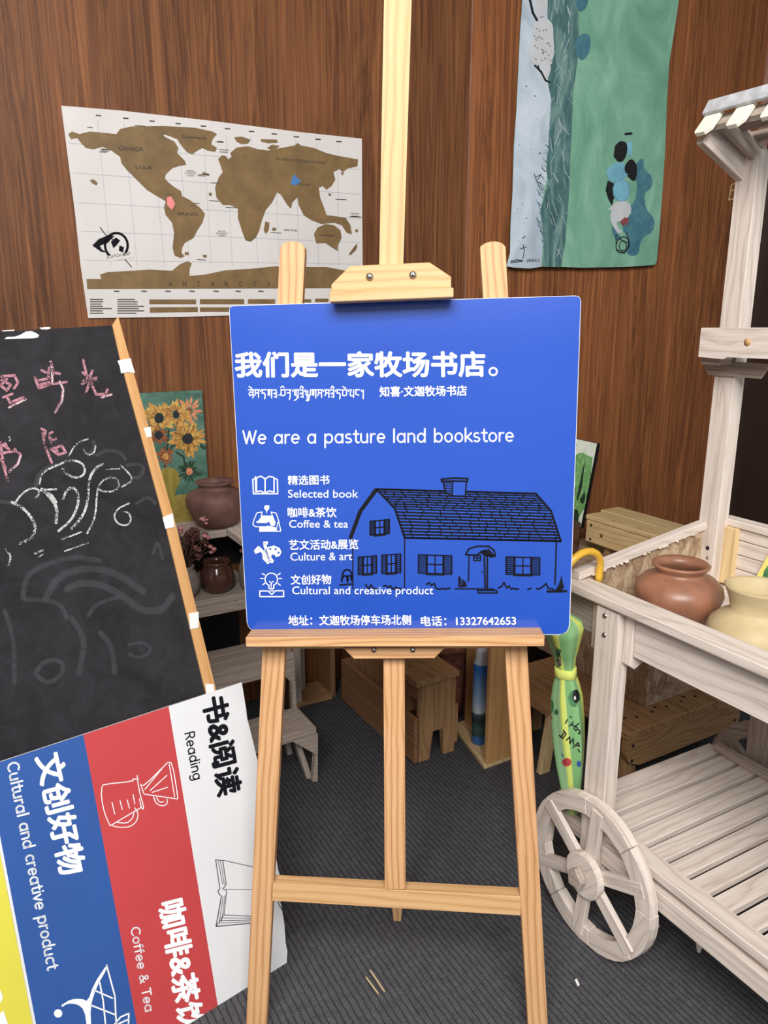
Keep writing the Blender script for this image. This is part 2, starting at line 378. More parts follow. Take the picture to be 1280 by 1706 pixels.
def strokes(ch):
    r, x = XH/2, XH; o = lambda cx=.31: arc(cx, r, .24, r, 0, 360, 14)
    D = {'W': [[(.05, 1), (.27, 0), (.47, .95), (.67, 0), (.9, 1)]], 'e': [[(.08, r), (.54, r)]+arc(.31, r, .235, r, 0, 310, 12)],
         'a': [o(), [(.55, x), (.55, 0)]], 'r': [[(.08, x), (.08, 0)], [(.08, r)]+arc(.28, r, .2, r, 150, 70, 5)],
         'p': [o(.33), [(.09, x), (.09, -.36)]], 'd': [o(), [(.55, 1.05), (.55, 0)]], 'b': [o(.33), [(.09, 1.05), (.09, 0)]],
         's': [arc(.24, .51, .17, .17, 50, 250, 8)+arc(.24, .17, .19, .17, 80, -140, 8)], 'u': [[(.08, x), (.08, .24)]+arc(.29, .24, .21, .24, 180, 360, 8)+[(.5, x)], [(.5, .3), (.5, 0)]],
         't': [[(.2, .95), (.2, .14), (.28, .0), (.4, .02)], [(.03, x), (.38, x)]], 'l': [[(.1, 1.05), (.1, 0)]], 'i': [[(.1, x), (.1, 0)], [(.1, .93), (.1, .97)]],
         'n': [[(.08, x), (.08, 0)], arc(.29, x-.24, .21, .24, 180, 0, 8)+[(.5, 0)]], 'o': [o()], 'k': [[(.08, 1.05), (.08, 0)], [(.46, x), (.1, .28)], [(.2, .36), (.5, 0)]],
         'c': [arc(.31, r, .24, r, 55, 305, 10)], 'v': [[(.04, x), (.25, 0), (.47, x)]], 'f': [arc(.28, .85, .13, .18, 80, 180, 5)+[(.15, 0)], [(.02, x), (.34, x)]],
         'g': [o(), [(.55, x), (.55, -.1)]+arc(.33, -.14, .22, .22, 0, -150, 6)], '&': [[(.66, .0), (.2, .68)]+arc(.31, .8, .15, .18, 200, -20, 7)+[(.12, .34)]+arc(.28, .22, .2, .22, 150, 330, 7)+[(.64, .45)]],
         'C': [arc(.42, .5, .36, .5, 50, 310, 12)], 'R': [[(.1, 0), (.1, 1), (.35, 1)]+arc(.35, .74, .22, .26, 90, -90, 7)+[(.1, .48)], [(.34, .48), (.6, 0)]],
         'T': [[(.3, 0), (.3, 1)], [(.02, 1), (.58, 1)]], '!': [[(.1, 1), (.1, .35)], [(.1, .05), (.1, .08)]], 'H': [[(.1, 0), (.1, 1)], [(.6, 0), (.6, 1)], [(.1, .5), (.6, .5)]],
         'A': [[(.05, 0), (.34, 1), (.63, 0)], [(.15, .35), (.53, .35)]], 'Y': [[(.02, 1), (.3, .5), (.58, 1)], [(.3, .5), (.3, 0)]], 'M': [[(.06, 0), (.12, 1), (.42, .35), (.72, 1), (.78, 0)]],
         'E': [[(.55, 1), (.1, 1), (.1, 0), (.55, 0)], [(.1, .5), (.5, .5)]], 'P': [[(.1, 0), (.1, 1), (.35, 1)]+arc(.35, .72, .22, .28, 90, -90, 7)+[(.1, .44)]]}
    return D.get(ch, [])
def slab(name, surf, pix, th, mats, parent, g=None, label=None, bev=.0012, mb=None):
    """solid board whose front face lies on surf with the given outline; thickness goes backwards"""
    m = mb or MB(); m.prism([surf.at(x, y) for x, y in pix], surf.n*-th, g, bev)
    return m if mb else part(name, m, mats, parent, label)
def rounded(pts, r, n=4):
    out = []
    for i, p in enumerate(pts):
        a, b = V(pts[i-1]+(0,)), V(pts[(i+1) % len(pts)]+(0,)); q = V(p+(0,)); r_ = r[i] if isinstance(r, (list, tuple)) else r
        if r_ <= 0: out.append(p); continue
        A, B = q+(a-q).normalized()*r_, q+(b-q).normalized()*r_
        for k in range(n+1):
            t = k/n; c = A*(1-t)**2+q*2*t*(1-t)+B*t*t; out.append((c.x, c.y))
    return out
def screw(surf, px, py, r, parent, name='screw'):
    c = surf.at(px, py); mb = MB(); mb.lathe(c, [(0, .0035), (r*.55, .003), (r, .001), (r, -.002), (0, -.002)], 16, axis=surf.n)
    o = part(name, mb, 'steel', parent); x = surf.n.orthogonal().normalized(); y = surf.n.cross(x)
    m2 = MB()
    for u, v in ((x, y), (y, x)): m2.box(c+surf.n*.0026-u*r*.6-v*.0005, u*r*1.2, v*.001, surf.n*.0014, bev=0)
    part('slot', m2, 'dark_hole', o)
def disc(c, n, r, th, parent, name, mat, seg=12, label=None):
    return part(name, MB().lathe(V(c)-V(n)*.002, [(0, th+.002), (r, th+.002), (r, 0), (0, 0)], seg, axis=n), mat, parent, label)

def canmat():
    m, n, l, b = nt('can_print', .28, .5)
    sp = n.new('ShaderNodeSeparateXYZ'); v = coords(n, l, 'Object', (1, 1, 1)); l.new(v, sp.inputs[0])
    h = math_(n, l, 'ADD', math_(n, l, 'MULTIPLY', sp.outputs[2], 1/.3), math_(n, l, 'MULTIPLY', noise(n, l, v, 40, 3), .09))
    l.new(ramp(n, l, h, [(.13, (58, 104, 170)), (.16, (60, 72, 66)), (.24, (70, 100, 100)), (.34, (44, 56, 58)), (.42, (66, 90, 96)), (.46, (214, 222, 232)), (.62, (150, 184, 220)), (.95, (52, 112, 186))]), b.inputs['Base Color'])
canmat()
# ================================================================== the setting
fl = MB(); fl.box((-4, -5, -.05), (9, 0, 0), (0, 10.6, 0), (0, 0, .05), bev=0)
floor = struct(fl.build('floor', 'ribbed_carpet'))
WH = 3.3
wall = bpy.data.objects.new('wall_back', None); COL.objects.link(wall); wall['base'] = tuple(w0); wall.location = w0; struct(wall)
SJ = 1.433
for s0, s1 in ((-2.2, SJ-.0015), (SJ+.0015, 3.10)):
    mb = MB(); mb.box(WP(s0, WB-.02, 0), wd*(s1-s0), wn*.02, ez*WH, g=ez, bev=.001); mb.build('panel', 'walnut_laminate' if s0 < 0 else 'walnut_laminate_warm_lit', wall)
mb = MB(); mb.box(WP(-2.2, WB-.04, 0), wd*5.3, wn*.018, ez*WH, bev=0); mb.build('backing', 'frame_black', wall)
mb = MB()
for s in (SJ,): mb.box(WP(s-.0022, WB-.001, 0), wd*.0044, wn*.0022, ez*WH, bev=0)
mb.build('joint_strip', 'trim_brown', wall)
# dark glazed side wall, set back behind a brown corner post
mb = MB(); mb.box(WP(3.10, WB-.02, 0), wd*.06, wn*.035, ez*WH, g=ez); struct(mb.build('trim_1', 'trim_brown'))
mb = MB(); mb.box(WP(3.17, WB, 0), wd*.04, wn*3.4, ez*WH, bev=0); struct(mb.build('wall_right', 'dark_glass'))
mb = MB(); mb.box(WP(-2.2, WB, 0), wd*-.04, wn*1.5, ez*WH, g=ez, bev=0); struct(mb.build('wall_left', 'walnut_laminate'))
mb = MB(); mb.box(WP(-2.3, WB-.05, WH), wd*5.6, wn*1.9, ez*.05, bev=0); struct(mb.build('ceiling', 'ceiling_paint'))

WS = Surf(WP(0, WB, 1), wn)
i = Ink(WS, .0006)
for P in ([(1228, 304), (1219, 308), (1217, 322), (1214, 334)], [(1228, 304), (1226, 330), (1215, 333)], [(1217, 318), (1227, 316)]): i.line(P, 1.4)
i.done('tape_mark', 'pallet', wall)
i = Ink(Surf((0, 0, 0), ez), .0012)
for P in ([(610, 1628), (631, 1656)], [(617, 1616), (641, 1652)]): i.line(P, 2.2)
i.done('scuff_mark', 'pallet', floor)
# ================================================================== easel
LEAN, YAW = .108, .045
def eplane(d=0.0):   # d: metres in front of the plane of the legs
    return Surf(V(.0, 1.372-d, 1.14), V(-YAW, -1, LEAN))
EP = eplane()
easel = thing('easel', 'pine artist easel with three legs holding the blue sign', 'easel', (.03, 1.30, 0))
def toz0(surf, p, q):   # extend the pixel line p->q until it meets the floor
    lo, hi = 1., 1.6
    for _ in range(40):
        t = (lo+hi)/2; z = surf.at(p[0]+(q[0]-p[0])*t, p[1]+(q[1]-p[1])*t).z
        if z > 0: lo = t
        else: hi = t
    return (p[0]+(q[0]-p[0])*lo, p[1]+(q[1]-p[1])*lo)
for tl, tr, bl, br, top in (((466, 425), (508, 425), (410, 1706), (444, 1706), [(467, 411), (473, 404), (482, 402), (494, 402), (503, 405), (508, 412)]),
                            ((801, 425), (843, 425), (880, 1706), (913, 1706), [(800, 411), (808, 405), (818, 402), (828, 402), (837, 405), (843, 411)])):
    a, b = toz0(EP, tl, bl), toz0(EP, tr, br)
    slab('leg', EP, top+[tr, b, a, tl], .022, 'pine', easel, g=EP.at(*tl)-EP.at(*bl))
MP = eplane(.0)
slab('mast', eplane(.004), [(641, -230), (690, -230), (686, 0), (672, 440), (672, 640), (631, 640), (632, 440), (640, 0)], .02, 'pine_pale', easel)
slab('mast_lower', eplane(.004), [(632, 650), (673, 650), (674, 1100), (676, 1482), (641, 1482), (639, 1100)], .022, 'pine', easel)
CB = eplane(.0)
slab('crossbar', CB, [(452, 1472), (868, 1494), (868, 1526), (451, 1501)], .03, 'pine_pale', easel)
# rear leg: hinged behind the mast head, foot well behind the front feet
ft = V(.032, 1.547, 0); tp = EP.at(655, 560)+V(0, .05, 0); ax = (tp-ft).normalized(); sx = V(1, -.07, 0).normalized(); sy = ax.cross(sx)
mb = MB(); a, b = ft-sx*.009, ft+sx*.009; f2 = ft+ax*.09; c_, d_ = f2+sx*.017, f2-sx*.017
mb.prism([a, b, c_, tp+sx*.017, tp-sx*.017, d_], sy*.022, ax); part('leg', mb, 'pine', easel)
slab('ledge_back', eplane(.03), [(470, 1066), (850, 1064), (850, 1080), (470, 1081)], .03, 'pine', easel)
slab('ledge', eplane(.062), [(409, 1062), (908, 1059), (907, 1077), (410, 1078)], .06, 'pine', easel)
br_ = slab('ledge_bracket', eplane(.03), [(566, 1074), (748, 1073), (724, 1097), (590, 1098)], .026, 'pine', easel)
screw(eplane(.031), 623, 1083, .0052, br_); screw(eplane(.031), 688, 1083, .0052, br_)
cl = slab('clamp', eplane(.045), [(552, 474), (583, 443), (716, 437), (752, 461), (752, 480), (552, 488)], .045, 'pine_pale', easel)
slab('clamp_lip', eplane(.058), [(549, 486), (756, 479), (756, 495), (549, 503)], .03, 'pine_pale', easel)
screw(eplane(.046), 616, 461, .0065, cl); screw(eplane(.046), 688, 458, .0065, cl)

# ================================================================== blue sign
BP = eplane(.012)
sign = thing('bookstore_sign', 'square glossy blue sign board with white lettering standing on the easel ledge', 'sign', BP.at(680, 1052))
slab('core', BP.off(-.001), rounded([(381.3, 509.3), (968.8, 492.3), (949, 1058), (412.2, 1052)], [8, 10, 18, 16]), .006, 'sign_white', sign)
o = slab('board', BP, rounded([(382, 510), (968, 493), (948, 1057), (413, 1051)], [8, 10, 18, 16]), .0006, 'gloss_blue', sign)
def ink(surf, lift=.0008): return Ink(surf, lift)
i = ink(BP).text('我们是一家牧场书店', (393, 628), (808, 627), (-.8, -41), .03); i.ell(822, 619, 6.2, 6.2, 3.2); i.done('headline', 'ink_white', sign)
ink(BP).text('知喜·文迦牧场书店', (633, 661), (778, 659), (-.3, -17), .0165).done('lettering', 'ink_white', sign)
# second script line, glyph by glyph
i = ink(BP); gl = {
 'sh': [[(0, 1), (.9, 1)], [(.8, 1), (.8, -.1)], [(.8, .6), (.35, .75), (.1, .45), (.3, .2), (.6, .4)]], 's': [[(0, 1), (.9, 1)], [(.2, 1), (.2, .35), (.05, .25)], [(.2, .6), (.75, .6)], [(.75, 1), (.75, .0)]],
 'd': [[(0, 1), (.75, 1)], [(.15, 1), (.1, .55), (.5, .6), (.65, .3), (.55, -.2)]], 'g': [[(0, 1), (.9, 1)], [(.15, 1), (.15, .3), (.4, .3), (.4, .9)], [(.75, 1), (.75, -.1)]],
 'a': [[(0, .95), (.5, 1), (.6, .6), (.2, .55)], [(.1, .5), (.55, .45), (.6, 0), (.2, .1)]], 'b': [[(0, 1), (.85, 1)], [(.1, 1), (.05, .3), (.4, .2), (.75, .35), (.75, 1)]],
 'n': [[(0, 1), (.75, 1)], [(.1, .6), (.6, .6)], [(.6, 1), (.65, .2), (.5, -.3)]], 'ph': [[(.05, 1), (.05, .3), (.8, .3), (.8, 1)], [(.35, .9), (.35, .35)], [(.4, .3), (.2, -.1), (.6, -.3), (.3, -.5)]],
 'kh': [[(0, 1), (.3, 1), (.1, .5), (.15, .2), (.7, .2)], [(.7, 1), (.7, 0)]], 'ng': [[(0, 1), (.7, 1)], [(.1, 1), (.1, .4), (.6, .3)]], 'x': [[(0, .95), (.12, .8)]], '|': [[(.1, 1), (.1, -.2)]],
 'e': [[(.1, 1.45), (.6, 1.2)]], 'o': [[(.0, 1.3), (.3, 1.5), (.6, 1.3)]], 'i': [[(.1, 1.2), (.3, 1.5), (.6, 1.35), (.6, 1.15)]], 'y': [[(.3, .3), (.7, .1), (.4, -.3), (.1, -.4)]], '.': [[(.2, .35), (.28, .3)]]}
seq = [('sh', 'e'), ('s',), ('x',), ('d',), ('g',), ('a',), ('.',), ('.',), ('b', 'o'), ('n',), ('x',), ('g', 'y'), ('a', 'i'), ('x',), ('ph', 'y'), ('g',), ('s',), ('x',), ('s',), ('a', 'i'), ('x',), ('d',), ('b', 'e'), ('x',), ('kh',), ('ng',), ('x',), ('|',)]
wid = [.25 if q[0] in 'x.|' else .95 if q[0] != 'a' else .75 for q in seq]; sc = 193/sum(wid); x = 414
for q, wq in zip(seq, wid):
    for k in q:
        for st in gl[k]: i.line([(x+px*sc*.95, 662-py*12.5) for px, py in st], 1.7)
    x += wq*sc
i.done('lettering', 'ink_white', sign)
ink(BP).round('We are a pasture land bookstore', (404, 739), (858, 735), (0, -21), 2.7).done('lettering', 'ink_white', sign)
for t, p0, p1, h, cap in (('精选图书', (480, 808), (549, 807), (-.5, -15.5), 0), ('Selected book', (480, 829), (597, 829), (0, -13), 1), ('咖啡&茶饮', (480, 862), (561, 862), (-.5, -16.5), 0), ('Coffee & tea', (482, 879), (580, 879), (0, -12.5), 1),
                          ('艺文活动&展览', (482, 916), (597, 915), (-.5, -16.5), 0), ('Culture & art', (484, 934), (587, 933), (0, -13), 1), ('文创好物', (485, 974), (552, 973), (-.5, -16), 0),
                          ('Cultural and creative product', (487, 990), (722, 990), (0, -13), 1), ('地址：文迦牧场停车场北侧', (481, 1042), (685, 1041), (-.5, -16.5), 0), ('电话：13327642653', (702, 1043), (860, 1042), (-.5, -16.5), 0)):
    ink(BP, .0012).text(t, p0, p1, h, 0.0 if cap else .0155, bool(cap)).done('lettering', 'ink_white', sign)
# icons
def ic(pts): return Z(5.818, 400, 780, pts)
i = ink(BP, .0012); w = 1.9
i.line(ic([(160, 92), (205, 78), (243, 105), (282, 80), (330, 90), (330, 232), (285, 220), (243, 245), (200, 220), (160, 230), (160, 92)]), w).line(ic([(243, 105), (243, 245)]), w)
i.line(ic([(155, 88), (148, 84), (148, 102), (124, 108), (130, 248), (243, 248), (366, 248), (362, 108), (335, 100)]), w); i.line(ic([(148, 102), (152, 232)]), 1.3); i.done('book_icon', 'ink_white', sign)
i = ink(BP, .0012); i.poly(ic([(235, 370), (255, 358), (282, 362), (284, 388), (275, 402), (262, 418), (248, 408), (236, 392)])).line(ic([(258, 410), (258, 430)]), 1.3)
i.poly(ic([(215, 460), (305, 460), (345, 520), (170, 520)])).poly(ic([(190, 570), (338, 570), (344, 615), (186, 615)])).poly(ic([(160, 515), (268, 518), (262, 532), (160, 530)]))
i.line(ic([(215, 425), (165, 432), (135, 500), (124, 545), (150, 568), (262, 568)]), 1.3).line(ic([(300, 425), (350, 435), (372, 500), (396, 610), (348, 612), (340, 575), (262, 560)]), 1.3).line(ic([(215, 425), (200, 500)]), 1.2).line(ic([(300, 425), (330, 500)]), 1.2)
i.line(ic([(370, 520), (352, 600)]), 1.2).poly(ic([(285, 522), (346, 522), (336, 555), (300, 558)])); i.done('barista_icon', 'ink_white', sign)
i = ink(BP, .0012)
i.poly(ic([(215, 810), (270, 765), (330, 750), (385, 775), (402, 815), (385, 850), (350, 862), (335, 840), (310, 835), (300, 860), (330, 900), (300, 915), (255, 915), (220, 880)]))
i.line(ic([(180, 770), (310, 905)]), 5).line(ic([(240, 730), (270, 915)]), 5).poly(ic([(135, 800), (165, 765), (200, 780), (190, 815), (150, 830)])).poly(ic([(225, 712), (275, 712), (262, 745), (230, 748)])); i.done('palette_icon', 'ink_white', sign)
i = ink(BP, .0016)
for cx, cy in ((292, 782), (345, 785), (374, 818)): i.dot(*ic([(cx, cy)])[0], 2)
i.line(ic([(228, 765), (300, 905)]), .9).line(ic([(250, 770), (285, 915)]), .9); i.done('palette_icon_gap', 'gloss_blue', sign)
i = ink(BP, .0012); i.ell(*ic([(303, 1078)])[0], 10.5, 10.5, 1.8, 120, 420, 18)
i.line(ic([(280, 1130), (280, 1165), (328, 1165), (328, 1130)]), 1.8).line(ic([(285, 1098), (303, 1112), (322, 1098)]), 1.5).line(ic([(303, 1112), (303, 1150)]), 1.5)
for a, b in (((200, 1070), (225, 1070)), ((378, 1070), (404, 1070)), ((215, 1020), (240, 1035)), ((365, 1035), (390, 1018)), ((220, 1130), (242, 1115)), ((368, 1118), (390, 1135))): i.line(ic([a, b]), 1.6)
i.line(ic([(192, 1245), (192, 1190), (272, 1190), (308, 1225), (345, 1188), (422, 1188), (424, 1245), (192, 1245)]), 1.8)
for x in (292, 306, 320): i.line(ic([(x, 1178), (x, 1195)]), 1.1)
i.done('lightbulb_icon', 'ink_white', sign)
# house drawing
def hz(pts): return Z(3.368, 580, 780, pts)
HW = 1.3
class HInk(Ink):
    def line(s, pts, w, cap=True): return Ink.line(s, pts, w*HW, cap)
i = HInk(BP, .0005); lp = [(160, 118), (262, 225), (318, 390)]; rp = [(1055, 143), (1140, 240), (1195, 410)]
def along(P, t):
    L = [math.dist(P[0], P[1]), math.dist(P[1], P[2])]; d = t*sum(L)
    k, u = (0, d/L[0]) if d < L[0] else (1, (d-L[0])/L[1]); return (P[k][0]+(P[k+1][0]-P[k][0])*u, P[k][1]+(P[k+1][1]-P[k][1])*u)
i.line(hz([lp[0], rp[0], rp[1], rp[2], lp[2], lp[1], lp[0]]), 2.6); NR = 17
rows = [(along(lp, t/NR), along(rp, t/NR)) for t in range(NR+1)]
for k, (a, b) in enumerate(rows):
    i.line(hz([a, b]), 1.9 if k < 9 else 2.3)
    if k < NR:
        c, d = rows[k+1]; t = random.uniform(.02, .08)
        while t < .98:
            i.line(hz([(a[0]+(b[0]-a[0])*t, a[1]+(b[1]-a[1])*t), (c[0]+(d[0]-c[0])*t+2, c[1]+(d[1]-c[1])*t)]), 1.4); t += random.uniform(.05, .12)
i.poly(hz([(150, 112), (172, 122), (80, 245), (22, 400), (2, 392), (58, 238)]))
i.line(hz([(318, 390), (318, 672)]), 1.6).line(hz([(26, 400), (28, 675)]), 1.6).line(hz([(1170, 415), (1162, 652)]), 2).line(hz([(318, 392), (1170, 405)]), 1.6)
i.done('house_drawing', 'ink_black', sign)
i = ink(BP, .0009).poly(hz([(535, 75), (660, 75), (660, 155), (560, 150)])); i.done('chimney_fill', 'gloss_blue', sign)
i = HInk(BP, .0013)
i.line(hz([(524, 62), (590, 55), (672, 58), (670, 74), (590, 72), (526, 74), (524, 62)]), 2.2).line(hz([(588, 74), (585, 155), (658, 157), (664, 76)]), 1.8).line(hz([(535, 76), (545, 135), (585, 155)]), 1.8)
for k in range(6): i.line(hz([(538+k, 84+k*10), (582, 80+k*12)]), 1.3)
def win(x0, y0, x1, y1, sl=0, sw=.24):
    i = HInk(BP, .0013); w_ = (x1-x0)*sw; f = lambda x, y: (x, y+sl*(x-x0)/(x1-x0))
    for a, b in ((x0, x0+w_), (x1-w_, x1)):
        i.line(hz([f(a, y0), f(b, y0), f(b, y1), f(a, y1), f(a, y0)]), 1.8)
        n = 9
        for k in range(1, n): y = y0+(y1-y0)*k/n; i.line(hz([f(a, y), f(b, y)]), 1.35)
    a, b = x0+w_, x1-w_; m_ = (a+b)/2; y = (y0+y1)/2
    for P in ([f(a+4, y0), f(b-4, y0), f(b-4, y1), f(a+4, y1), f(a+4, y0)], [f(m_, y0), f(m_, y1)], [f(a, y), f(b, y)]): i.line(hz(P), 1.5)
    i.line(hz([f(a-2, y1+6), f(b+2, y1+6)]), 1.8); i.done('drawn_window', 'ink_black', sign)
i.done('drawn_chimney', 'ink_black', sign)
win(124, 298, 232, 376, -10); win(58, 500, 160, 596, -8); win(190, 488, 296, 590, -6); win(396, 486, 582, 588, 6); win(888, 498, 1076, 594, 4)
i = HInk(BP, .0013)
i.line(hz([(680, 485), (676, 635)]), 1.7).line(hz([(765, 480), (770, 668)]), 2.2).line(hz([(782, 490), (782, 670)]), 2.2).dot(*hz([(753, 584)])[0], 1.3)
i.line(hz([(660, 485), (680, 452), (725, 438), (790, 438), (820, 460), (828, 492), (800, 498), (780, 475), (762, 462), (740, 475), (720, 488), (660, 485)]), 2)
for k in range(4): i.line(hz([(745+k*14, 470-k*4), (780+k*12, 490)]), 2.6)
i.line(hz([(706, 490), (744, 490), (744, 518), (706, 518), (706, 490)]), 1.6).line(hz([(725, 490), (725, 518)]), 1.4).line(hz([(706, 503), (744, 503)]), 1.4)
i.line(hz([(728, 686), (836, 686), (838, 700), (730, 700), (728, 686)]), 1.6).line(hz([(600, 676), (820, 678)]), 1.6)
i.done('drawn_door', 'ink_black', sign); i = HInk(BP, .0013)
for x0, x1 in ((440, 590), (845, 970), (1010, 1040), (1060, 1160), (100, 170), (200, 300)):
    x = x0; P = []
    while x < x1: P.append((x, 680-(random.uniform(0, 40) if x1-x0 > 60 and x < x0+70 else random.uniform(0, 8)))); x += random.uniform(8, 18)
    i.line(hz(P), 1.9)
i.poly(hz([(1160, 692), (1185, 650), (1200, 600), (1205, 640), (1214, 670), (1190, 692)])).line(hz([(1120, 692), (1225, 690)]), 3)
i.line(hz([(625, 610), (640, 665), (622, 660), (625, 610)]), 2).poly(hz([(640, 620), (662, 640), (668, 664), (645, 668)]))
for cx, cy, rr in ((-5, 600, 26), (-18, 625, 18), (8, 620, 14)): i.ell(*hz([(cx, cy)])[0], rr/3.368, rr/3.368*1.2, 2, 150, 400)
i.line(hz([(-45, 655), (28, 650)]), 2); i.done('drawn_plants', 'ink_black', sign)['kind'] = 'stuff'

# ================================================================== chalkboard (left) and the striped board that leans on it
n50 = V(.643, -.766, .22)
KP = Surf((-.368, 1.504, .635), n50)
kb = thing('chalkboard', 'black chalkboard with pink chalk characters and pine edging behind the striped board', 'chalkboard', KP.at(120, 1500))
def kfloor(p, q): return toz0(KP, p, q)
b1, b0 = kfloor((201, 600), (339, 1137)), kfloor((-330, 600), (-300, 1137))
slab('panel', KP, [(-360, 579), (0, 553), (60, 549), (188, 542), (201, 600), (277, 878), (339, 1137), b1, (b0[0], b0[1]) if b0[1] < 2600 else (-290, 1700)], .008, 'chalkboard', kb)
b2 = kfloor((217, 600), (357, 1137))
slab('edge_strip', KP.off(.004), [(188, 542), (198, 527), (217, 600), (294, 878), (357, 1137), b2, b1, (339, 1137), (277, 878), (201, 600)], .012, 'ply', kb, g=KP.at(198, 527)-KP.at(357, 1137))
for P in ([(196, 601), (205, 599), (218, 597), (220, 606), (225, 621), (213, 620), (202, 622), (200, 611)], [(240, 713), (251, 711), (253, 727), (245, 729)], [(271, 862), (288, 855), (291, 878), (276, 881)], [(315, 1022), (331, 1019), (331, 1046), (317, 1048)], [(343, 1139), (356, 1140), (358, 1155), (344, 1156)]):
    slab('tape_piece', KP.off(.0055), P, .0012, 'tape', kb, bev=0)
for P in (Z(5.333, 0, 540, [(40, 132), (60, 115), (130, 112), (180, 96), (230, 66), (280, 62), (320, 80), (348, 98), (335, 118), (290, 126), (200, 128)]), Z(5.333, 0, 540, [(350, 32), (440, 26), (452, 36), (430, 46), (370, 46)]), Z(5.333, 0, 540, [(20, 56), (130, 50), (126, 60), (24, 64)])):
    slab('torn_paper', KP.off(.0016), P, .0012, 'torn_paper', kb, bev=0)
def kz(P): return Z(5.333, 0, 540, P)
CH = ([(310, 475), (345, 570)], [(345, 500), (445, 480)], [(345, 570), (450, 535)], [(350, 540), (440, 515)], [(450, 330), (470, 400), (465, 520)], [(380, 545), (590, 515)], [(530, 510), (562, 580), (550, 680), (490, 785)], [(370, 410), (410, 430)], [(435, 390), (430, 480)], [(465, 430), (530, 440)],
           [(740, 320), (775, 480)], [(735, 430), (790, 470)], [(820, 415), (795, 480)], [(730, 530), (855, 475)], [(740, 505), (850, 490)], [(800, 500), (765, 610)], [(810, 520), (855, 625), (940, 620), (955, 580)], [(905, 650), (990, 625)],
           [(0, 465), (130, 455)], [(0, 500), (60, 490)], [(0, 540), (60, 590), (95, 540), (40, 510), (10, 540)], [(130, 460), (160, 520), (125, 570)], [(30, 650), (110, 620)], [(60, 640), (100, 720)], [(110, 690), (205, 650)], [(80, 740), (230, 665)],
           [(-10, 1050), (80, 1110)], [(-10, 1150), (130, 1130)], [(130, 1110), (185, 1160), (160, 1240), (80, 1310)], [(5, 1050), (30, 1250), (70, 1390)], [(45, 1060), (60, 1085)], [(10, 1200), (50, 1280)],
           [(370, 930), (405, 950), (395, 1000)], [(380, 970), (400, 1080), (460, 1230)], [(440, 975), (465, 960)], [(440, 1000), (460, 1065)], [(460, 1030), (495, 1020)], [(450, 1110), (550, 1080), (585, 1140), (520, 1160), (455, 1110)], [(500, 1110), (510, 1140)])
k = 0
for n in (10, 8, 8, 6, 7):
    i = ink(KP, .0006)
    for st in CH[k:k+n]: i.line(kz(st), 4.2)
    i.done('chalk_character', 'chalk_pink', kb); k += n
i = ink(KP, .0009)
for st in ([(530, 510), (566, 590), (552, 690), (488, 790)], [(80, 742), (230, 668)], [(905, 652), (990, 628)], [(185, 1170), (160, 1245), (85, 1316)], [(450, 336), (466, 520)], [(80, 1000), (95, 1020), (85, 1036)]): i = ink(KP, .0009); i.line(kz(st), 2); i.done('chalk_stroke', 'chalk_white', kb)
def sm(P, it=2):
    for _ in range(it):
        q = [P[0]]
        for a, b in zip(P, P[1:]): q += [(a[0]*.75+b[0]*.25, a[1]*.75+b[1]*.25), (a[0]*.25+b[0]*.75, a[1]*.25+b[1]*.75)]
        P = q+[P[-1]]
    return P
def kq(P): return Z(2.51, 0, 500, sm(P))
for st, w in (([(65, 845), (90, 810), (130, 785), (160, 790), (165, 810), (150, 825)], 3), ([(50, 845), (100, 870), (140, 920), (150, 960), (130, 1000), (80, 1018)], 4.5), ([(245, 690), (280, 670), (330, 672), (358, 700), (350, 735), (310, 745), (275, 725), (262, 705)], 3.4),
              ([(290, 650), (310, 610), (345, 585), (370, 582)], 2.4), ([(350, 625), (365, 650), (395, 640), (400, 610)], 2.4), ([(175, 790), (215, 830), (240, 870), (235, 930)], 5), ([(170, 795), (235, 790)], 3.5), ([(185, 805), (215, 812), (235, 845)], 4), ([(265, 830), (275, 800), (300, 780), (325, 800), (330, 850), (300, 920), (245, 965)], 4),
              ([(300, 955), (350, 900), (370, 830), (370, 750), (400, 700), (430, 685)], 4), ([(365, 975), (400, 910), (405, 800), (420, 760), (460, 738), (495, 750), (500, 780), (470, 803), (430, 800), (410, 790)], 3), ([(505, 690), (515, 700), (550, 735), (550, 760), (510, 780)], 2.6), ([(445, 708), (500, 705)], 1.8),
              ([(540, 850), (495, 870), (475, 900), (490, 935), (530, 945), (550, 920), (540, 890), (520, 885)], 2.6), ([(260, 1000), (340, 970)], 2.4), ([(270, 1050), (370, 1015)], 2), ([(145, 1060), (180, 1045)], 3), ([(160, 1075), (185, 1060)], 2), ([(20, 1040), (48, 1070), (35, 1110)], 3), ([(165, 770), (175, 720), (240, 690)], 3)):
    i = ink(KP, .0009); i.line(kq(st), w); i.done('chalk_stroke', 'chalk_white', kb)
i = ink(KP, .0003)
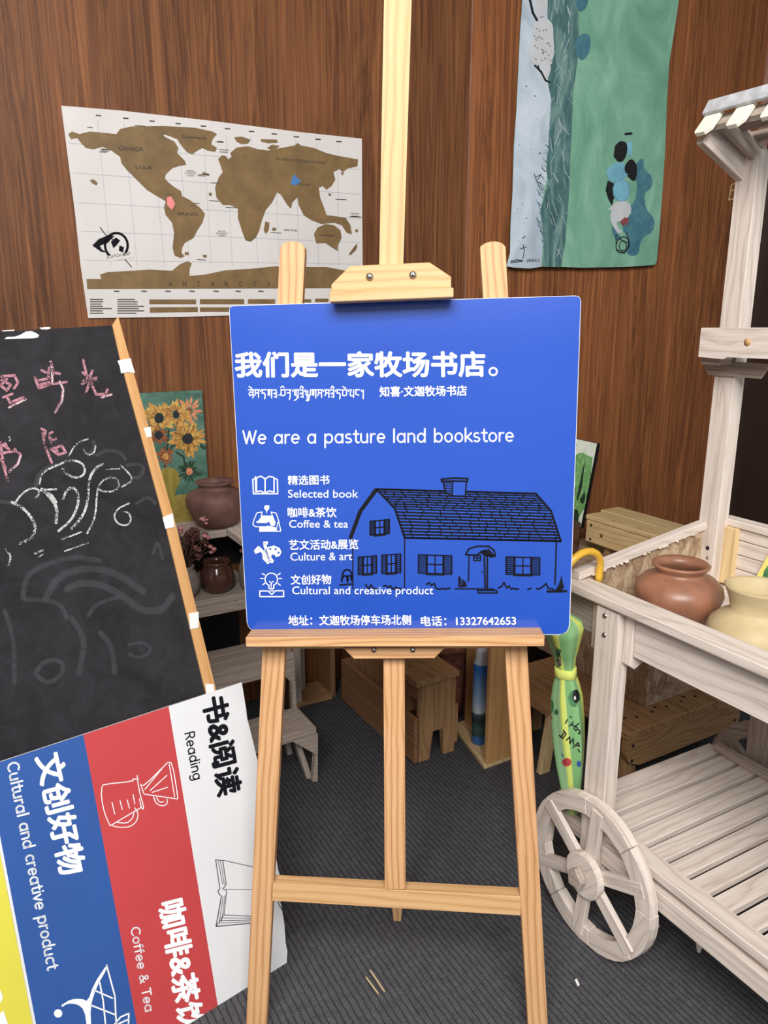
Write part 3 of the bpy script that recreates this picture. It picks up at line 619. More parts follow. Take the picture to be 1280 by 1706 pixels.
for st, w in (([(150, 780), (155, 740), (190, 700), (240, 690)], 7), ([(400, 650), (450, 625), (510, 640), (525, 670)], 6), ([(530, 690), (590, 685), (605, 710), (580, 745), (555, 740)], 6), ([(390, 590), (400, 620), (370, 645)], 6), ([(95, 1240), (110, 1150), (180, 1110), (300, 1070), (420, 1090)], 9), ([(190, 1250), (230, 1170), (300, 1130), (420, 1120), (520, 1160), (600, 1220)], 12),
              ([(280, 1210), (330, 1180), (430, 1190), (520, 1240), (590, 1300), (680, 1300), (720, 1240)], 12), ([(150, 1560), (180, 1510), (250, 1500), (270, 1550), (220, 1600), (170, 1590), (150, 1560)], 8), ([(100, 1250), (250, 1260), (280, 1330)], 8), ([(500, 1240), (400, 1270), (370, 1320)], 7), ([(420, 1390), (470, 1450), (480, 1560)], 9), ([(640, 1060), (660, 1000), (680, 1080)], 6), ([(540, 1440), (600, 1430), (640, 1460), (590, 1500), (540, 1480)], 5), ([(20, 1300), (60, 1420), (60, 1600)], 8), ([(-10, 840), (60, 850)], 7), ([(570, 850), (620, 820), (650, 850)], 6), ([(300, 1330), (360, 1420), (330, 1560)], 10)):
    i = ink(KP, .0003); i.line(kq(st), w); i.done('chalk_smudge', 'chalk_smudge', kb)

SP_ = Surf((-.22, 1.425, 0), n50)
st_ = thing('striped_board', 'board striped white, red, blue and yellow standing on its side against the chalkboard', 'sign', SP_.at(330, 1690))
def lerp(a, b, t): return (a[0]+(b[0]-a[0])*t, a[1]+(b[1]-a[1])*t)
def tl(x): return 1137+(403-x)*.3300 if x > 0 else 1270-x*.34   # top edge
LEFTT, LEFTB = (-260, 1360), (-260, 2120)
T = [(403, 1137), (281, 1177), (139, 1224), (-22, 1277), (-200, 1338)]
def down(p, q): return toz0(SP_, p, q)
Bt = [down((281, 1177), (363, 1675)), down((139, 1224), (228, 1706)), down((-22, 1277), (62, 1716)), down((-200, 1338), (-120, 1800))]
rx = [(403, 1137), (410, 1180), (412, 1197), (418, 1220), (430, 1270), (450, 1370), (463, 1450), (468, 1462), (467, 1500), (474, 1540), (476, 1570), (479, 1585), (478, 1604)]
slab('core', SP_.off(-.001), rx+[Bt[0], Bt[1], Bt[2], Bt[3], T[4], T[3], T[2], T[1]], .005, 'sign_white', st_)
for nm, P in (('red_stripe', [T[1], Bt[0], Bt[1], T[2]]), ('blue_stripe', [T[2], Bt[1], Bt[2], T[3]]), ('yellow_stripe', [(T[3][0]-5, T[3][1]+3), (Bt[2][0]-5, Bt[2][1]+3), Bt[3], T[4]])):
    slab(nm, SP_.off(.0001), P, .0008, {'r': 'sign_red', 'b': 'sign_blue', 'y': 'sign_yellow'}[nm[0]], st_, bev=0)
slab('white_stripe', SP_.off(.0001), rx+[Bt[0], T[1]], .0008, 'sign_white', st_, bev=0)
L2 = .0009
i = ink(SP_, L2).text('书&阅读', (336, 1167), (363, 1328), (41, -11), .035); i.done('lettering', 'ink_black', st_)
ink(SP_, L2).round('Reading', (308, 1221), (323, 1302), (15, -4), 2.2).done('lettering', 'ink_black', st_)
ink(SP_, L2).text('文创好物', (58, 1263), (100, 1460), (45, -12), .035).done('lettering', 'ink_white', st_)
ink(SP_, L2).round('Cultural and creative product', (12, 1272), (80, 1618), (18, -4.5), 3).done('lettering', 'ink_white', st_)
ink(SP_, L2).text('咖啡&茶饮', (263, 1507), (300, 1722), (43, -11), .035).done('lettering', 'ink_white', st_)
ink(SP_, L2).round('Coffee & Tea', (218, 1546), (243, 1688), (14, -3.5), 2.4).done('lettering', 'ink_white', st_)
def z2(P): return Z(2.56, 0, 1120, P)
i = ink(SP_, L2)
for P in ([(435, 490), (440, 478), (570, 465), (565, 455), (590, 455)], [(435, 490), (432, 530), (445, 600), (470, 655)], [(470, 655), (605, 575)], [(585, 440), (590, 480), (600, 530), (615, 580), (605, 585), (595, 540)], [(600, 480), (615, 485), (715, 385)], [(615, 520), (630, 522), (755, 540)], [(715, 385), (735, 385), (760, 535), (755, 542)], [(722, 392), (745, 530)],
          [(480, 655), (510, 662), (555, 660), (585, 635), (590, 600), (575, 578)], [(500, 640), (540, 645), (565, 625), (572, 600)], [(655, 530), (665, 560), (695, 572), (715, 560), (712, 540)], [(668, 535), (680, 555), (698, 552)], [(478, 555), (490, 605)], [(512, 548), (522, 585)], [(543, 545), (552, 580)], [(568, 522), (575, 560)], [(618, 500), (700, 400)], [(640, 505), (712, 440)], [(650, 512), (716, 490)], [(600, 478), (615, 520)]):
    i.line(z2(sm(P, 1)), 1.5)
i.done('dripper_drawing', 'ink_white', st_)
i = ink(SP_, L2)
for P, w in (([(920, 800), (935, 900), (938, 925)], 1.2), ([(930, 800), (950, 905)], .8), ([(940, 803), (957, 905)], .8), ([(950, 803), (965, 905), (950, 925)], 1.2), ([(918, 800), (958, 803)], 1), ([(958, 803), (1100, 835)], 1), ([(938, 925), (930, 932), (934, 945), (945, 955)], 1.3), ([(950, 925), (1100, 928)], .8), ([(945, 955), (922, 1082)], 1.4), ([(952, 955), (935, 1070)], .8), ([(960, 950), (945, 1065)], .8), ([(967, 935), (955, 1035), (1100, 1042)], 1.1), ([(922, 1084), (1100, 1068)], 1.4), ([(940, 1048), (1100, 1050)], .8), ([(935, 1060), (1100, 1056)], .8), ([(932, 1070), (1100, 1062)], .8), ([(955, 1036), (925, 1080)], .8), ([(958, 925), (968, 935)], 1)):
    i.line(z2(P), w)
i.line([(463, 1503), (470, 1516)], 1.2).line([(465, 1500), (473, 1512)], 1); i.done('book_drawing', 'ink_black', st_)
i = ink(SP_, L2); i.dot(*z2([(248, 1455)])[0], 7, 16).poly(z2(sm([(262, 1420), (300, 1395), (350, 1392), (375, 1405), (400, 1330), (460, 1240), (458, 1262), (410, 1345), (385, 1430), (390, 1520), (372, 1520), (360, 1440), (330, 1415), (290, 1412), (264, 1428)], 1)))
for P in ([(455, 1250), (490, 1380), (496, 1500)], [(425, 1320), (440, 1400), (450, 1500)], [(400, 1355), (480, 1390)], [(388, 1420), (490, 1460)], [(490, 1500), (515, 1470), (550, 1455), (548, 1500)], [(505, 1500), (548, 1480)]): i.line(z2(P), 2.6)
i.done('leaf_emblem', 'ink_white', st_)
i = ink(SP_, L2).poly([(-4, 1655), (1, 1650), (5, 1662), (0, 1672)]).poly([(-2, 1690), (6, 1684), (13, 1706), (8, 1715), (0, 1712)]); i.done('emblem', 'ink_white', st_)

# ================================================================== map on the wall
MPn = Surf(WP(0, WB+.006, 1.6), wn)
mp = thing('world_map', 'white scratch-off world map poster with gold continents on the wood wall', 'map', MPn.at(360, 520))
slab('sheet', MPn, [(102, 176), (200, 184), (350, 201), (500, 220), (603, 231), (604, 380), (605, 520), (440, 524), (300, 528), (147, 530), (134, 440), (125, 355)], .0012, 'paper_white', mp, bev=0)
def mz(P): return Z(2.370, 80, 160, P)
i = ink(MPn, .0006)
for x0, x1 in ((195, 250), (300, 352), (408, 460), (513, 560), (612, 645), (703, 728), (800, 830), (892, 915), (978, 992), (1060, 1068), (1145, 1148)): i.line(mz([(x0, 78+.108*(x0-50)), (x1, 670)]), .8)
for ya, yb in ((185, 290), (303, 388), (420, 484), (533, 578), (647, 664)): i.line(mz([(82+(ya-185)*.14, ya), (1235, yb)]), .8)
i.done('graticule', 'map_line', mp)
LAND = [[(80, 150), (95, 140), (125, 150), (165, 140), (200, 143), (270, 150), (285, 130), (330, 120), (460, 118), (580, 125), (650, 140), (668, 150), (650, 170), (645, 190), (668, 205), (660, 220), (630, 215), (610, 205), (590, 215), (570, 230), (550, 222), (530, 200), (510, 170), (480, 158), (455, 150), (460, 160), (500, 180), (515, 205), (510, 225), (540, 255), (546, 272), (520, 275), (490, 285), (465, 310), (462, 325), (475, 340), (500, 360), (525, 375), (530, 395), (560, 410), (600, 440), (620, 465), (610, 500), (590, 530), (575, 560), (540, 580), (530, 600), (528, 620), (540, 632), (525, 640), (500, 630), (492, 600), (498, 540), (490, 500), (465, 470), (458, 440), (465, 415), (430, 395), (390, 370), (350, 330), (310, 290), (290, 265), (285, 240), (250, 215), (215, 200), (180, 210), (150, 205), (130, 185), (115, 165), (90, 170)],
        [(672, 250), (685, 235), (700, 235), (712, 250), (725, 240), (720, 225), (745, 203), (790, 198), (830, 210), (870, 215), (920, 205), (975, 195), (985, 185), (1000, 195), (1050, 205), (1100, 225), (1140, 235), (1225, 250), (1222, 278), (1185, 285), (1165, 300), (1150, 288), (1128, 300), (1135, 330), (1120, 355), (1100, 370), (1085, 355), (1070, 362), (1075, 400), (1090, 440), (1100, 470), (1140, 475), (1175, 480), (1195, 510), (1200, 545), (1180, 540), (1160, 510), (1130, 500), (1080, 505), (1040, 490), (1010, 470), (990, 430), (985, 400), (965, 420), (960, 445), (945, 430), (920, 390), (905, 380), (895, 400), (885, 420), (860, 450), (845, 490), (835, 530), (820, 560), (800, 575), (780, 570), (765, 530), (750, 480), (750, 445), (720, 430), (690, 430), (665, 400), (660, 360), (675, 320), (690, 300), (680, 270)],
        [(1050, 545), (1065, 520), (1095, 505), (1130, 510), (1155, 530), (1160, 560), (1145, 590), (1145, 612), (1125, 600), (1095, 580), (1060, 582)], [(1220, 582), (1205, 600), (1188, 625), (1195, 628), (1215, 610), (1222, 595)], [(858, 495), (875, 500), (872, 530), (860, 545), (852, 530)],
        [(152, 722), (210, 722), (205, 705), (235, 695), (330, 690), (400, 685), (490, 690), (520, 665), (550, 652), (568, 660), (560, 680), (558, 710), (620, 705), (700, 688), (800, 682), (900, 672), (940, 675), (1100, 675), (1180, 690), (1235, 700), (1235, 758), (155, 762)],
        [(165, 332), (180, 328), (196, 342), (192, 352), (175, 345)], [(735, 163), (765, 160), (800, 172), (790, 188), (765, 190), (745, 180)], [(840, 170), (905, 172), (908, 184), (870, 186), (842, 180)], [(865, 205), (885, 192), (915, 196), (905, 207), (880, 212)], [(610, 298), (638, 308), (635, 316), (612, 308)], [(635, 382), (648, 382), (645, 395), (636, 392)], [(540, 616), (556, 616), (556, 628), (540, 628)], [(612, 626), (628, 628), (626, 639), (612, 636)], [(886, 520), (902, 520), (900, 532), (886, 532)], [(1214, 526), (1225, 527), (1224, 538), (1214, 536)], [(1108, 383), (1120, 388), (1116, 395), (1108, 392)], [(1156, 300), (1170, 302), (1162, 314)],
        [(400, 803), (585, 803), (585, 822), (400, 822)], [(402, 834), (592, 833), (592, 853), (402, 855)], [(600, 802), (775, 802), (775, 822), (600, 822)], [(600, 834), (770, 834), (770, 852), (600, 852)], [(790, 802), (897, 802), (897, 820), (790, 820)], [(1008, 802), (1040, 802), (1040, 815), (1008, 815)], [(1055, 800), (1108, 800), (1108, 814), (1055, 814)], [(785, 832), (900, 832), (900, 848), (785, 848)]]
for k, P in enumerate(LAND):
    i = ink(MPn, .0010).poly(mz(P)); i.done('landmass' if k < 18 else 'scale_bar', 'map_gold', mp)
ink(MPn, .0014).poly(mz([(958, 345), (965, 322), (975, 308), (985, 325), (1000, 335), (985, 350), (970, 352)])).done('scratched_patch', 'map_blue', mp, 'blue scratched patch')
ink(MPn, .0014).poly(mz([(470, 400), (485, 395), (495, 410), (502, 425), (495, 440), (488, 450), (480, 440), (470, 430)])).done('scratched_patch', 'map_pink', mp, 'pink scratched patch')
i = ink(MPn, .0014)
for t, a, b, h in (('CANADA', (280, 214), (376, 219), (0, -17)), ('U.S.A', (346, 288), (412, 291), (0, -15)), ('BRAZIL', (512, 470), (598, 473), (0, -11)), ('CHINA', (985, 353), (1036, 355), (0, -10)), ('RUSSIAN FEDERATION', (902, 252), (1096, 270), (0, -10)), ('Greenland', (530, 165), (622, 172), (0, -12)), ('Australia', (1070, 552), (1130, 556), (0, -9)),
                   ('ATCH MAP', (248, 640), (325, 628), (1, -12)), ('SC', (232, 642), (247, 640), (1, -12))):
    p, q = mz([a, b]); i.text(t, p, q, (0, h[1]/2.37), .012)
for k, ch in enumerate('ANTARCTI'): p, q = mz([(477+k*55.5, 750), (491+k*55.5, 750)]); i.text(ch, p, q, (0, -7.5), .014) if ch != 'I' else i.text(ch, (p[0]+2, p[1]), (p[0]+3.6, p[1]), (0, -7.5), .014)
for t, a, b, h in (('NORTH', (548, 298), (578, 299), 6), ('ATLANTIC', (540, 306), (586, 308), 6), ('OCEAN', (549, 316), (578, 317), 6), ('SOUTH', (672, 537), (700, 538), 6), ('ATLANTIC', (664, 545), (710, 546), 6), ('OCEAN', (674, 553), (702, 554), 6), ('Indian Ocean', (932, 532), (985, 534), 9)):
    p, q = mz([a, b]); i.text(t, p, q, (0, -h/2.37), .0)
for k in range(7): i.line(mz([(167, 803+k*9), (167+random.uniform(35, 85), 803+k*9)]), 1.5); i.line(mz([(275, 803+k*9), (275+random.uniform(55, 105), 803+k*9)]), 1.5)
random.seed(3)
for k in range(26):
    x, y = random.choice([(455, 380), (500, 345), (535, 375), (570, 430), (600, 315), (640, 345), (640, 410), (700, 445), (880, 535), (590, 640), (1140, 400), (1180, 585), (665, 175), (680, 215), (1150, 235), (210, 215), (160, 130), (340, 115), (1200, 470), (400, 385)]); x += random.uniform(-10, 10); y += random.uniform(-8, 8)
    i.line(mz([(x, y), (x+random.uniform(22, 45), y+2)]), .9)
for x, y in ((190, 76), (298, 87), (402, 98), (505, 108), (605, 118), (700, 128), (795, 139), (885, 149), (972, 160), (1058, 170), (1140, 179), (262, 770), (370, 770), (465, 770), (560, 770), (655, 770), (742, 770), (832, 770)): i.line(mz([(x, y), (x+18, y+1)]), 1.8)
i.done('lettering', 'map_text', mp)['kind'] = 'stuff'
i = ink(MPn, .0012); i.ell(*mz([(270, 590)])[0], 19, 21, 4).poly(mz([(248, 575), (268, 558), (285, 570), (270, 590), (258, 600)])).poly(mz([(282, 590), (300, 596), (296, 618), (280, 610)]))
i.line(mz([(206, 518), (225, 545), (262, 570)]), 1.4).line(mz([(300, 640), (330, 675)]), 1.3).poly(mz([(175, 590), (200, 565), (240, 548), (262, 552), (235, 580), (205, 590), (212, 605), (232, 618), (210, 615)])).done('compass_emblem', 'ink_black', mp)
ink(MPn, .0013).poly(mz([(228, 632), (330, 617), (342, 638), (240, 652)])).done('emblem_ribbon', 'paper_white', mp)

# ================================================================== green painting sheet
GP = Surf(WP(0, WB+.030, 1.6), wn*1.0+ez*.02)
gp = thing('painted_sheet', 'unframed tall green painting on creased paper hung right of the easel', 'painting', GP.at(970, 440))
def gz(P): return Z(2.844, 830, 0, P)
GO = [(135, -350), (118, -60), (112, 60), (105, 150), (98, 300), (88, 520), (75, 700), (70, 900), (60, 1060), (57, 1200), (40, 1262), (80, 1268), (150, 1272), (220, 1262), (400, 1268), (600, 1265), (742, 1255), (752, 1240), (765, 1100), (780, 900), (793, 700), (800, 500), (812, 300), (840, 120), (858, 0), (868, -60), (905, -350)]
slab('sheet', GP, gz(GO), .0015, 'art_green', gp, bev=0)
ink(GP, .0006).poly(gz([(135, -350), (118, -60), (112, 60), (105, 150), (98, 300), (88, 520), (75, 700), (70, 900), (60, 1060), (57, 1200), (40, 1262), (80, 1268), (150, 1272), (205, 1264), (215, 1150), (205, 980), (240, 800), (245, 600), (255, 460), (245, 400), (235, 200), (240, 0), (250, -350)])).done('painted_sky', 'art_sky', gp)
ink(GP, .0010).poly(gz([(235, -350), (236, 0), (232, 200), (238, 400), (252, 470), (244, 600), (238, 700), (228, 800), (238, 860), (215, 950), (200, 1000), (212, 1100), (218, 1200), (208, 1264), (300, 1266), (318, 1150), (335, 950), (345, 700), (356, 450), (375, 300), (385, 150), (378, 0), (390, -350)])).done('painted_hedge', 'art_hedge', gp)
ink(GP, .0013).poly(gz(sm([(375, -300), (420, -200), (432, -20), (420, 40), (385, 60), (370, 20)], 1))).done('painted_shadow', 'art_shadow', gp)
ink(GP, .0013).poly(gz(sm([(375, 175), (410, 155), (440, 170), (438, 240), (405, 290), (375, 270), (362, 220)], 1))).done('painted_shadow', 'art_shadow', gp)
ink(GP, .0013).poly(gz(sm([(640, 790), (690, 740), (690, 800), (735, 840), (730, 890), (690, 915), (700, 990), (745, 1040), (735, 1100), (690, 1120), (672, 1160), (668, 1205), (630, 1215), (605, 1190), (620, 1130), (585, 1080), (600, 1000), (650, 960), (660, 880)], 1))).done('painted_shadow', 'art_shadow', gp)
ink(GP, .0013).poly(gz([(540, 1040), (560, 1100), (590, 1130), (560, 1140), (542, 1100)])).done('painted_shadow', 'art_shadow', gp)
ink(GP, .0016).poly(gz(sm([(165, 115), (195, 90), (200, 70), (240, 90), (262, 120), (262, 180), (268, 230), (255, 300), (245, 350), (232, 378), (205, 350), (190, 310), (160, 300), (145, 250), (150, 195), (170, 170)], 1))).done('painted_white_shape', 'art_white', gp)
ink(GP, .0016).poly(gz([(178, -80), (235, -80), (235, 50), (215, 85), (190, 85), (170, 20)])).done('painted_white_shape', 'art_white', gp)
ink(GP, .0016).poly(gz(sm([(555, 960), (600, 950), (632, 975), (630, 1020), (580, 1050), (560, 1052), (570, 1080), (590, 1095), (575, 1112), (545, 1075), (530, 1030), (540, 995), (522, 992)], 1))).done('painted_white_shape', 'art_white', gp)
random.seed(21); i = ink(GP, .0012)
for k in range(60):
    y = random.uniform(-60, 1230); x = random.uniform(255, 345)-y*.02; i.line(gz([(x, y), (x+random.uniform(-28, 28), y+random.uniform(25, 80))]), random.uniform(.4, .9))
i.done('painted_grass', 'art_sky', gp)['kind'] = 'stuff'
i = ink(GP, .0012)
for k in range(50):
    y = random.uniform(680, 1255); x = 214+20*math.sin(y/90)+random.uniform(-12, 6); i.line(gz([(x+14, y+12), (x, y), (x-6, y-random.uniform(4, 18))]), random.uniform(.6, 1.3))
i.done('painted_grass', 'art_hedge', gp)['kind'] = 'stuff'
i = ink(GP, .0019); random.seed(11)
for k in range(26): x, y = random.uniform(170, 250), random.uniform(130, 310); i.line(gz([(x, y), (x+6, y+8)]), 1)
i.line(gz([(152, 0), (165, 60), (185, 95)]), 4).line(gz([(175, 310), (205, 340), (225, 380), (245, 390)]), 3).line(gz([(190, 310), (200, 340)]), 2)
i.poly(gz(sm([(555, 690), (580, 665), (610, 675), (615, 710), (600, 760), (570, 770), (548, 740)], 1))).poly(gz(sm([(590, 810), (615, 760), (640, 752), (662, 790), (655, 850), (640, 860), (610, 830)], 1))).poly(gz([(520, 855), (550, 870), (555, 920), (540, 975), (522, 940), (510, 900)])).line(gz([(605, 635), (632, 632)]), 4)
i.ell(*gz([(590, 1160)])[0], 10, 14, 1.4, rot=20).line(gz([(560, 1110), (560, 1180), (600, 1200), (625, 1160), (610, 1100)]), 1.4).ell(*gz([(592, 1165)])[0], 6, 8, 1.2).line(gz([(570, 1130), (615, 1150)]), 1.2)
for P in ([(172, 825), (185, 860), (195, 885)], [(180, 840), (205, 825), (190, 850)], [(185, 860), (205, 870)], [(105, 1180), (135, 1170)], [(120, 1160), (125, 1190), (118, 1225)], [(60, 1240), (90, 1230), (118, 1236), (60, 1246)]): i.line(gz(P), 1.1)
p, q = gz([(135, 1244), (196, 1243)]); i.text('(EEC)', p, q, (1, -6), .01); p, q = gz([(62, 1242), (118, 1240)]); i.text('No.004.', p, q, (1, -4), 0)
for k in range(14): x, y = random.uniform(85, 210), random.uniform(350, 1150); i.dot(*gz([(x, y)])[0], random.uniform(.5, 1.4), 6)
i.done('painted_ink', 'art_black', gp)['kind'] = 'stuff'
i = ink(GP, .0022); i.poly(gz(sm([(520, 800), (560, 768), (600, 775), (600, 815), (622, 830), (560, 865), (530, 860), (512, 820)], 1))).poly(gz([(612, 675), (635, 670), (635, 730), (615, 745)])).ell(*gz([(585, 902)])[0], 14, 18, 1).poly(gz(sm([(545, 900), (560, 858), (600, 850), (625, 880), (625, 930), (595, 955), (555, 945), (545, 920)], 1))); i.done('painted_blue_cloth', 'art_skyblue', gp)
ink(GP, .0022).poly(gz([(578, 1050), (600, 1030), (622, 1035), (612, 1065), (590, 1068)])).done('painted_red_cloth', 'art_red', gp)

# ================================================================== whitewashed step shelf (left, in shade)
ss = thing('step_shelf', 'grey whitewashed stepped plank shelf against the wall behind the chalkboard', 'shelf', WP(-.1, .25, 0))
SL = -1.1
def planks(zt, m0, m1, s0, s1, n, parent, mat='white_wash_old', th=.022):
    w = (m1-m0)/n
    for k in range(n): part('plank', MB().box(WP(s0, m0+k*w+.0015, zt-th), wd*(s1-s0), wn*(w-.003), ez*th), mat, parent)
planks(.19, .33, .48, SL, .483, 3, ss); planks(.375, .175, .325, SL, .483, 3, ss); planks(.55, -.10, .175, SL, .43, 3, ss)
part('apron', MB().box(WP(SL, .157, .493), wd*(.428-SL), wn*.018, ez*.034), 'white_wash_old', ss)
for m, top, body in ((.48, (530, 1212), [(530, 1213), (530, 1303), (521, 1303), (526, 1256), (488, 1233), (455, 1243), (455, 1232)]), (.325, (491, 1091), [(491, 1092), (495, 1185), (488, 1185), (487, 1137), (470, 1122), (440, 1124), (440, 1104)])):
    fs = Surf(WP(0, m-.001, 0), wn); q = [fs.at(x, y) for x, y in body]
    zt = .19 if m > .4 else .375
    for p in q: p.z = max(0, min(p.z, zt-.023))
    left = WP(SL, m-.001, 0); q = q[:-2]+[V(left.x, left.y, zt-.075), V(left.x, left.y, zt-.023)]
    mb = MB(); mb.prism(q, wn*-.018, wd); part('apron', mb, 'white_wash_old', ss)
    m0 = m-.15
    part('brace', MB().prism([WP(.43, m0+.02, zt-.024), WP(.43, m0+.06, zt-.024), WP(.46, m-.03, 0), WP(.46, m-.055, 0)], wd*.018, ez), 'white_wash_old', ss)
    part('end_board', MB().box(WP(.466, m0, zt-.06), wd*.016, wn*.128, ez*.037, g=wn), 'white_wash_old', ss)
for s in (SL+.1, .2): part('leg', MB().box(WP(s, .0, 0), wd*.03, wn*.03, ez*.5), 'white_wash_old', ss)
part('shade_board', MB().box(WP(SL, -.112, .0), wd*(.45-SL), wn*.01, ez*.525, g=wd), 'frame_black', ss)  # added black sheet standing in for the deep shade under the shelf
# upper display top with a return
ts = thing('display_table', 'pale plank display top behind the blue sign carrying the wide clay pot', 'table', WP(.3, .1, 0))
ZT = .74
for k in range(4): part('plank', MB().box(WP(SL, -.115+k*.0495, ZT-.024), wd*(.366-SL-.003), wn*.046, ez*.024), 'white_wash_old', ts)
part('return_top', MB().box(WP(.366, -.115, ZT-.024), wd*.34, wn*.6, ez*.024, g=wn), 'white_wash', ts)
part('shade_board', MB().box(WP(.05, -.115, .56), wd*.66, wn*.012, ez*.155), 'frame_black', ts)  # black sheet added as the shadow beneath the display top
part('leg', MB().box(WP(.66, -.10, 0), wd*.03, wn*.03, ez*(ZT-.025)), 'white_wash_old', ts); part('leg', MB().box(WP(.66, .42, .5), wd*.03, wn*.03, ez*(ZT-.525)), 'white_wash_old', ts)
part('side_board', MB().box(WP(.48, -.10, .57), wd*.015, wn*.40, ez*(ZT-.595)), 'frame_black', ts)  # second added black sheet, the shadow under the return as a surface

def jar(name, label, c, prof, mat, cat='pot', group=None, warp=None, seg=40):
    o = MB().lathe(c, prof, seg, warp=warp).build(name, mat)
    # origin at its base
    for v in o.data.vertices: v.co -= V(c)
    o.location = V(c); return tag(o, label, cat, group)
jar('clay_pot', 'wide dull brown clay pot with dark rim in front of the sunflower picture', FZ(362, 876, .74), [(a*.86*(.9 if z > .16 else 1), z*.83) for a, z in [(0, .0), (.058, .0), (.085, .03), (.108, .085), (.114, .115), (.105, .135), (.075, .15), (.062, .155), (.062, .165), (.078, .176), (.082, .18), (.078, .184), (.058, .172), (.055, .15), (.09, .12), (.09, .08), (.05, .02), (0, .015)]], 'clay_dark')
jar('glazed_jar', 'small glossy brown round jar on the grey step shelf', WP(.312, .112, .55), [(0, 0), (.036, 0), (.05, .02), (.056, .045), (.052, .07), (.042, .085), (.04, .092), (.046, .098), (.044, .103), (.036, .098), (.034, .085), (.045, .06), (.03, .015), (0, .01)], 'glaze_brown')
fj = thing('flower_vase', 'small clay vase of dried dark flowers beside the chalkboard edge', 'vase', WP(.205, .12, .55))
part('vase', MB().lathe(WP(.205, .12, .55), [(0, 0), (.03, 0), (.045, .03), (.047, .055), (.035, .085), (.028, .095), (.033, .103), (.03, .106), (.024, .095), (.03, .06), (0, .02)], 28), 'glaze_grey', fj)
random.seed(5)
for k in range(26):
    b0_ = WP(.205, .12, .64); t = b0_+wd*random.uniform(-.05, .085)+wn*random.uniform(-.03, .05)+ez*random.uniform(.03, .15)
    mid = b0_.lerp(t, .5)+V(random.uniform(-.01, .01), 0, random.uniform(.005, .02))
    st = part('stem', MB().tube([b0_, mid, t], .0016, 5), 'dried_stem', fj)
    mb = MB()
    for j in range(5): mb.ball(t+V(random.uniform(-.009, .009), random.uniform(-.009, .009), random.uniform(-.009, .009)), random.uniform(.005, .009), 7, scale=(1, 1, .7))
    part('flower_head', mb, random.choice(['dried_petal', 'dried_stem', 'dried_rose', 'dried_stem']), st)
fb_ = thing('flower_bottle', 'grey bottle with one dried rose at the left edge of the blue sign', 'vase', WP(.415, .14, .55))
part('vase', MB().lathe(WP(.415, .135, .55), [(0, 0), (.03, 0), (.036, .02), (.036, .07), (.026, .1), (.02, .115), (.022, .12), (.016, .118), (.02, .08), (0, .02)], 28), 'glaze_grey', fb_)
mb = MB(); c = WP(.395, .15, .682)
for k in range(9): mb.ball(c+V(.009*math.cos(k*2.4), .009*math.sin(k*2.4), .004*(k % 3-1)), .008, 7, scale=(1, 1, .8))
part('flower_head', mb, 'dried_petal', fb_)
# sunflower canvas
FP = Surf(WP(.2, -.084, .74), wn+ez*.03)
sf = thing('flower_canvas', 'canvas painting of yellow flowers in a vase leaning on the wall', 'painting', FP.at(290, 880))
slab('canvas', FP, [(190, 658), (236, 655), (337, 650), (352, 868), (190, 896)], .018, 'art_teal', sf)
def fz_(P): return Z(4.0625, 200, 640, P)
ink(FP, .0008).poly(fz_([(300, 760), (500, 740), (560, 735), (600, 740), (612, 900), (250, 990), (280, 800)])).done('painted_table', 'art_table', sf)
ink(FP, .0012).poly(fz_(sm([(290, 570), (350, 560), (400, 600), (410, 660), (370, 730), (380, 800), (360, 860), (330, 900), (270, 700), (270, 600)], 1))).done('painted_vase', 'art_vase', sf)
def bloom(cx, cy, r, mat, n=22, lift=.0016, cr=.27, cm='art_black', ir=.3):
    r *= 1.1
    i = ink(FP, lift)
    for k in range(n):
        a = 2*math.pi*k/n+random.uniform(-.1, .1); R = r*random.uniform(.7, 1.2); w = random.uniform(.1, .2)
        i.poly(fz_([(min(x_, 540+.12*y_), y_) for x_, y_ in [(cx+ir*r*math.cos(a-w*1.5), cy+ir*r*math.sin(a-w*1.5)), (cx+R*.75*math.cos(a-w), cy+R*.75*math.sin(a-w)), (cx+R*math.cos(a), cy+R*math.sin(a)), (cx+R*.75*math.cos(a+w), cy+R*.75*math.sin(a+w)), (cx+ir*r*math.cos(a+w*1.5), cy+ir*r*math.sin(a+w*1.5))]]))
    i.done('painted_flower', mat, sf)
    ink(FP, lift+.0006).poly(fz_([(cx+cr*r*random.uniform(.85, 1.15)*math.cos(k*.5), cy+cr*r*1.1*random.uniform(.85, 1.15)*math.sin(k*.5)) for k in range(12)])).done('painted_flower_centre', cm, sf)
bloom(470, 180, 80, 'art_petal_pink', 14, .0012, .2, 'art_rust'); bloom(265, 230, 105, 'art_petal', 24); bloom(380, 205, 92, 'art_petal', 24, .002, .22); bloom(458, 370, 112, 'art_petal', 26, .0024, .28)
bloom(262, 345, 62, 'art_rust', 16, .0024, .4); bloom(310, 490, 62, 'art_rust', 16, .002, .3, 'art_petal'); bloom(470, 590, 70, 'art_tree', 16, .0014, .3, 'art_petal_pink', .1)
i = ink(FP, .0011)
for P in ([(330, 310), (318, 440)], [(380, 460), (430, 490), (440, 560)], [(345, 440), (300, 560)], [(380, 400), (330, 440)], [(350, 470), (300, 430)]): i.line(fz_(P), 3)
i.poly(fz_([(540, 400), (585, 425), (575, 445), (545, 430)])).done('painted_stems', 'art_tree', sf)

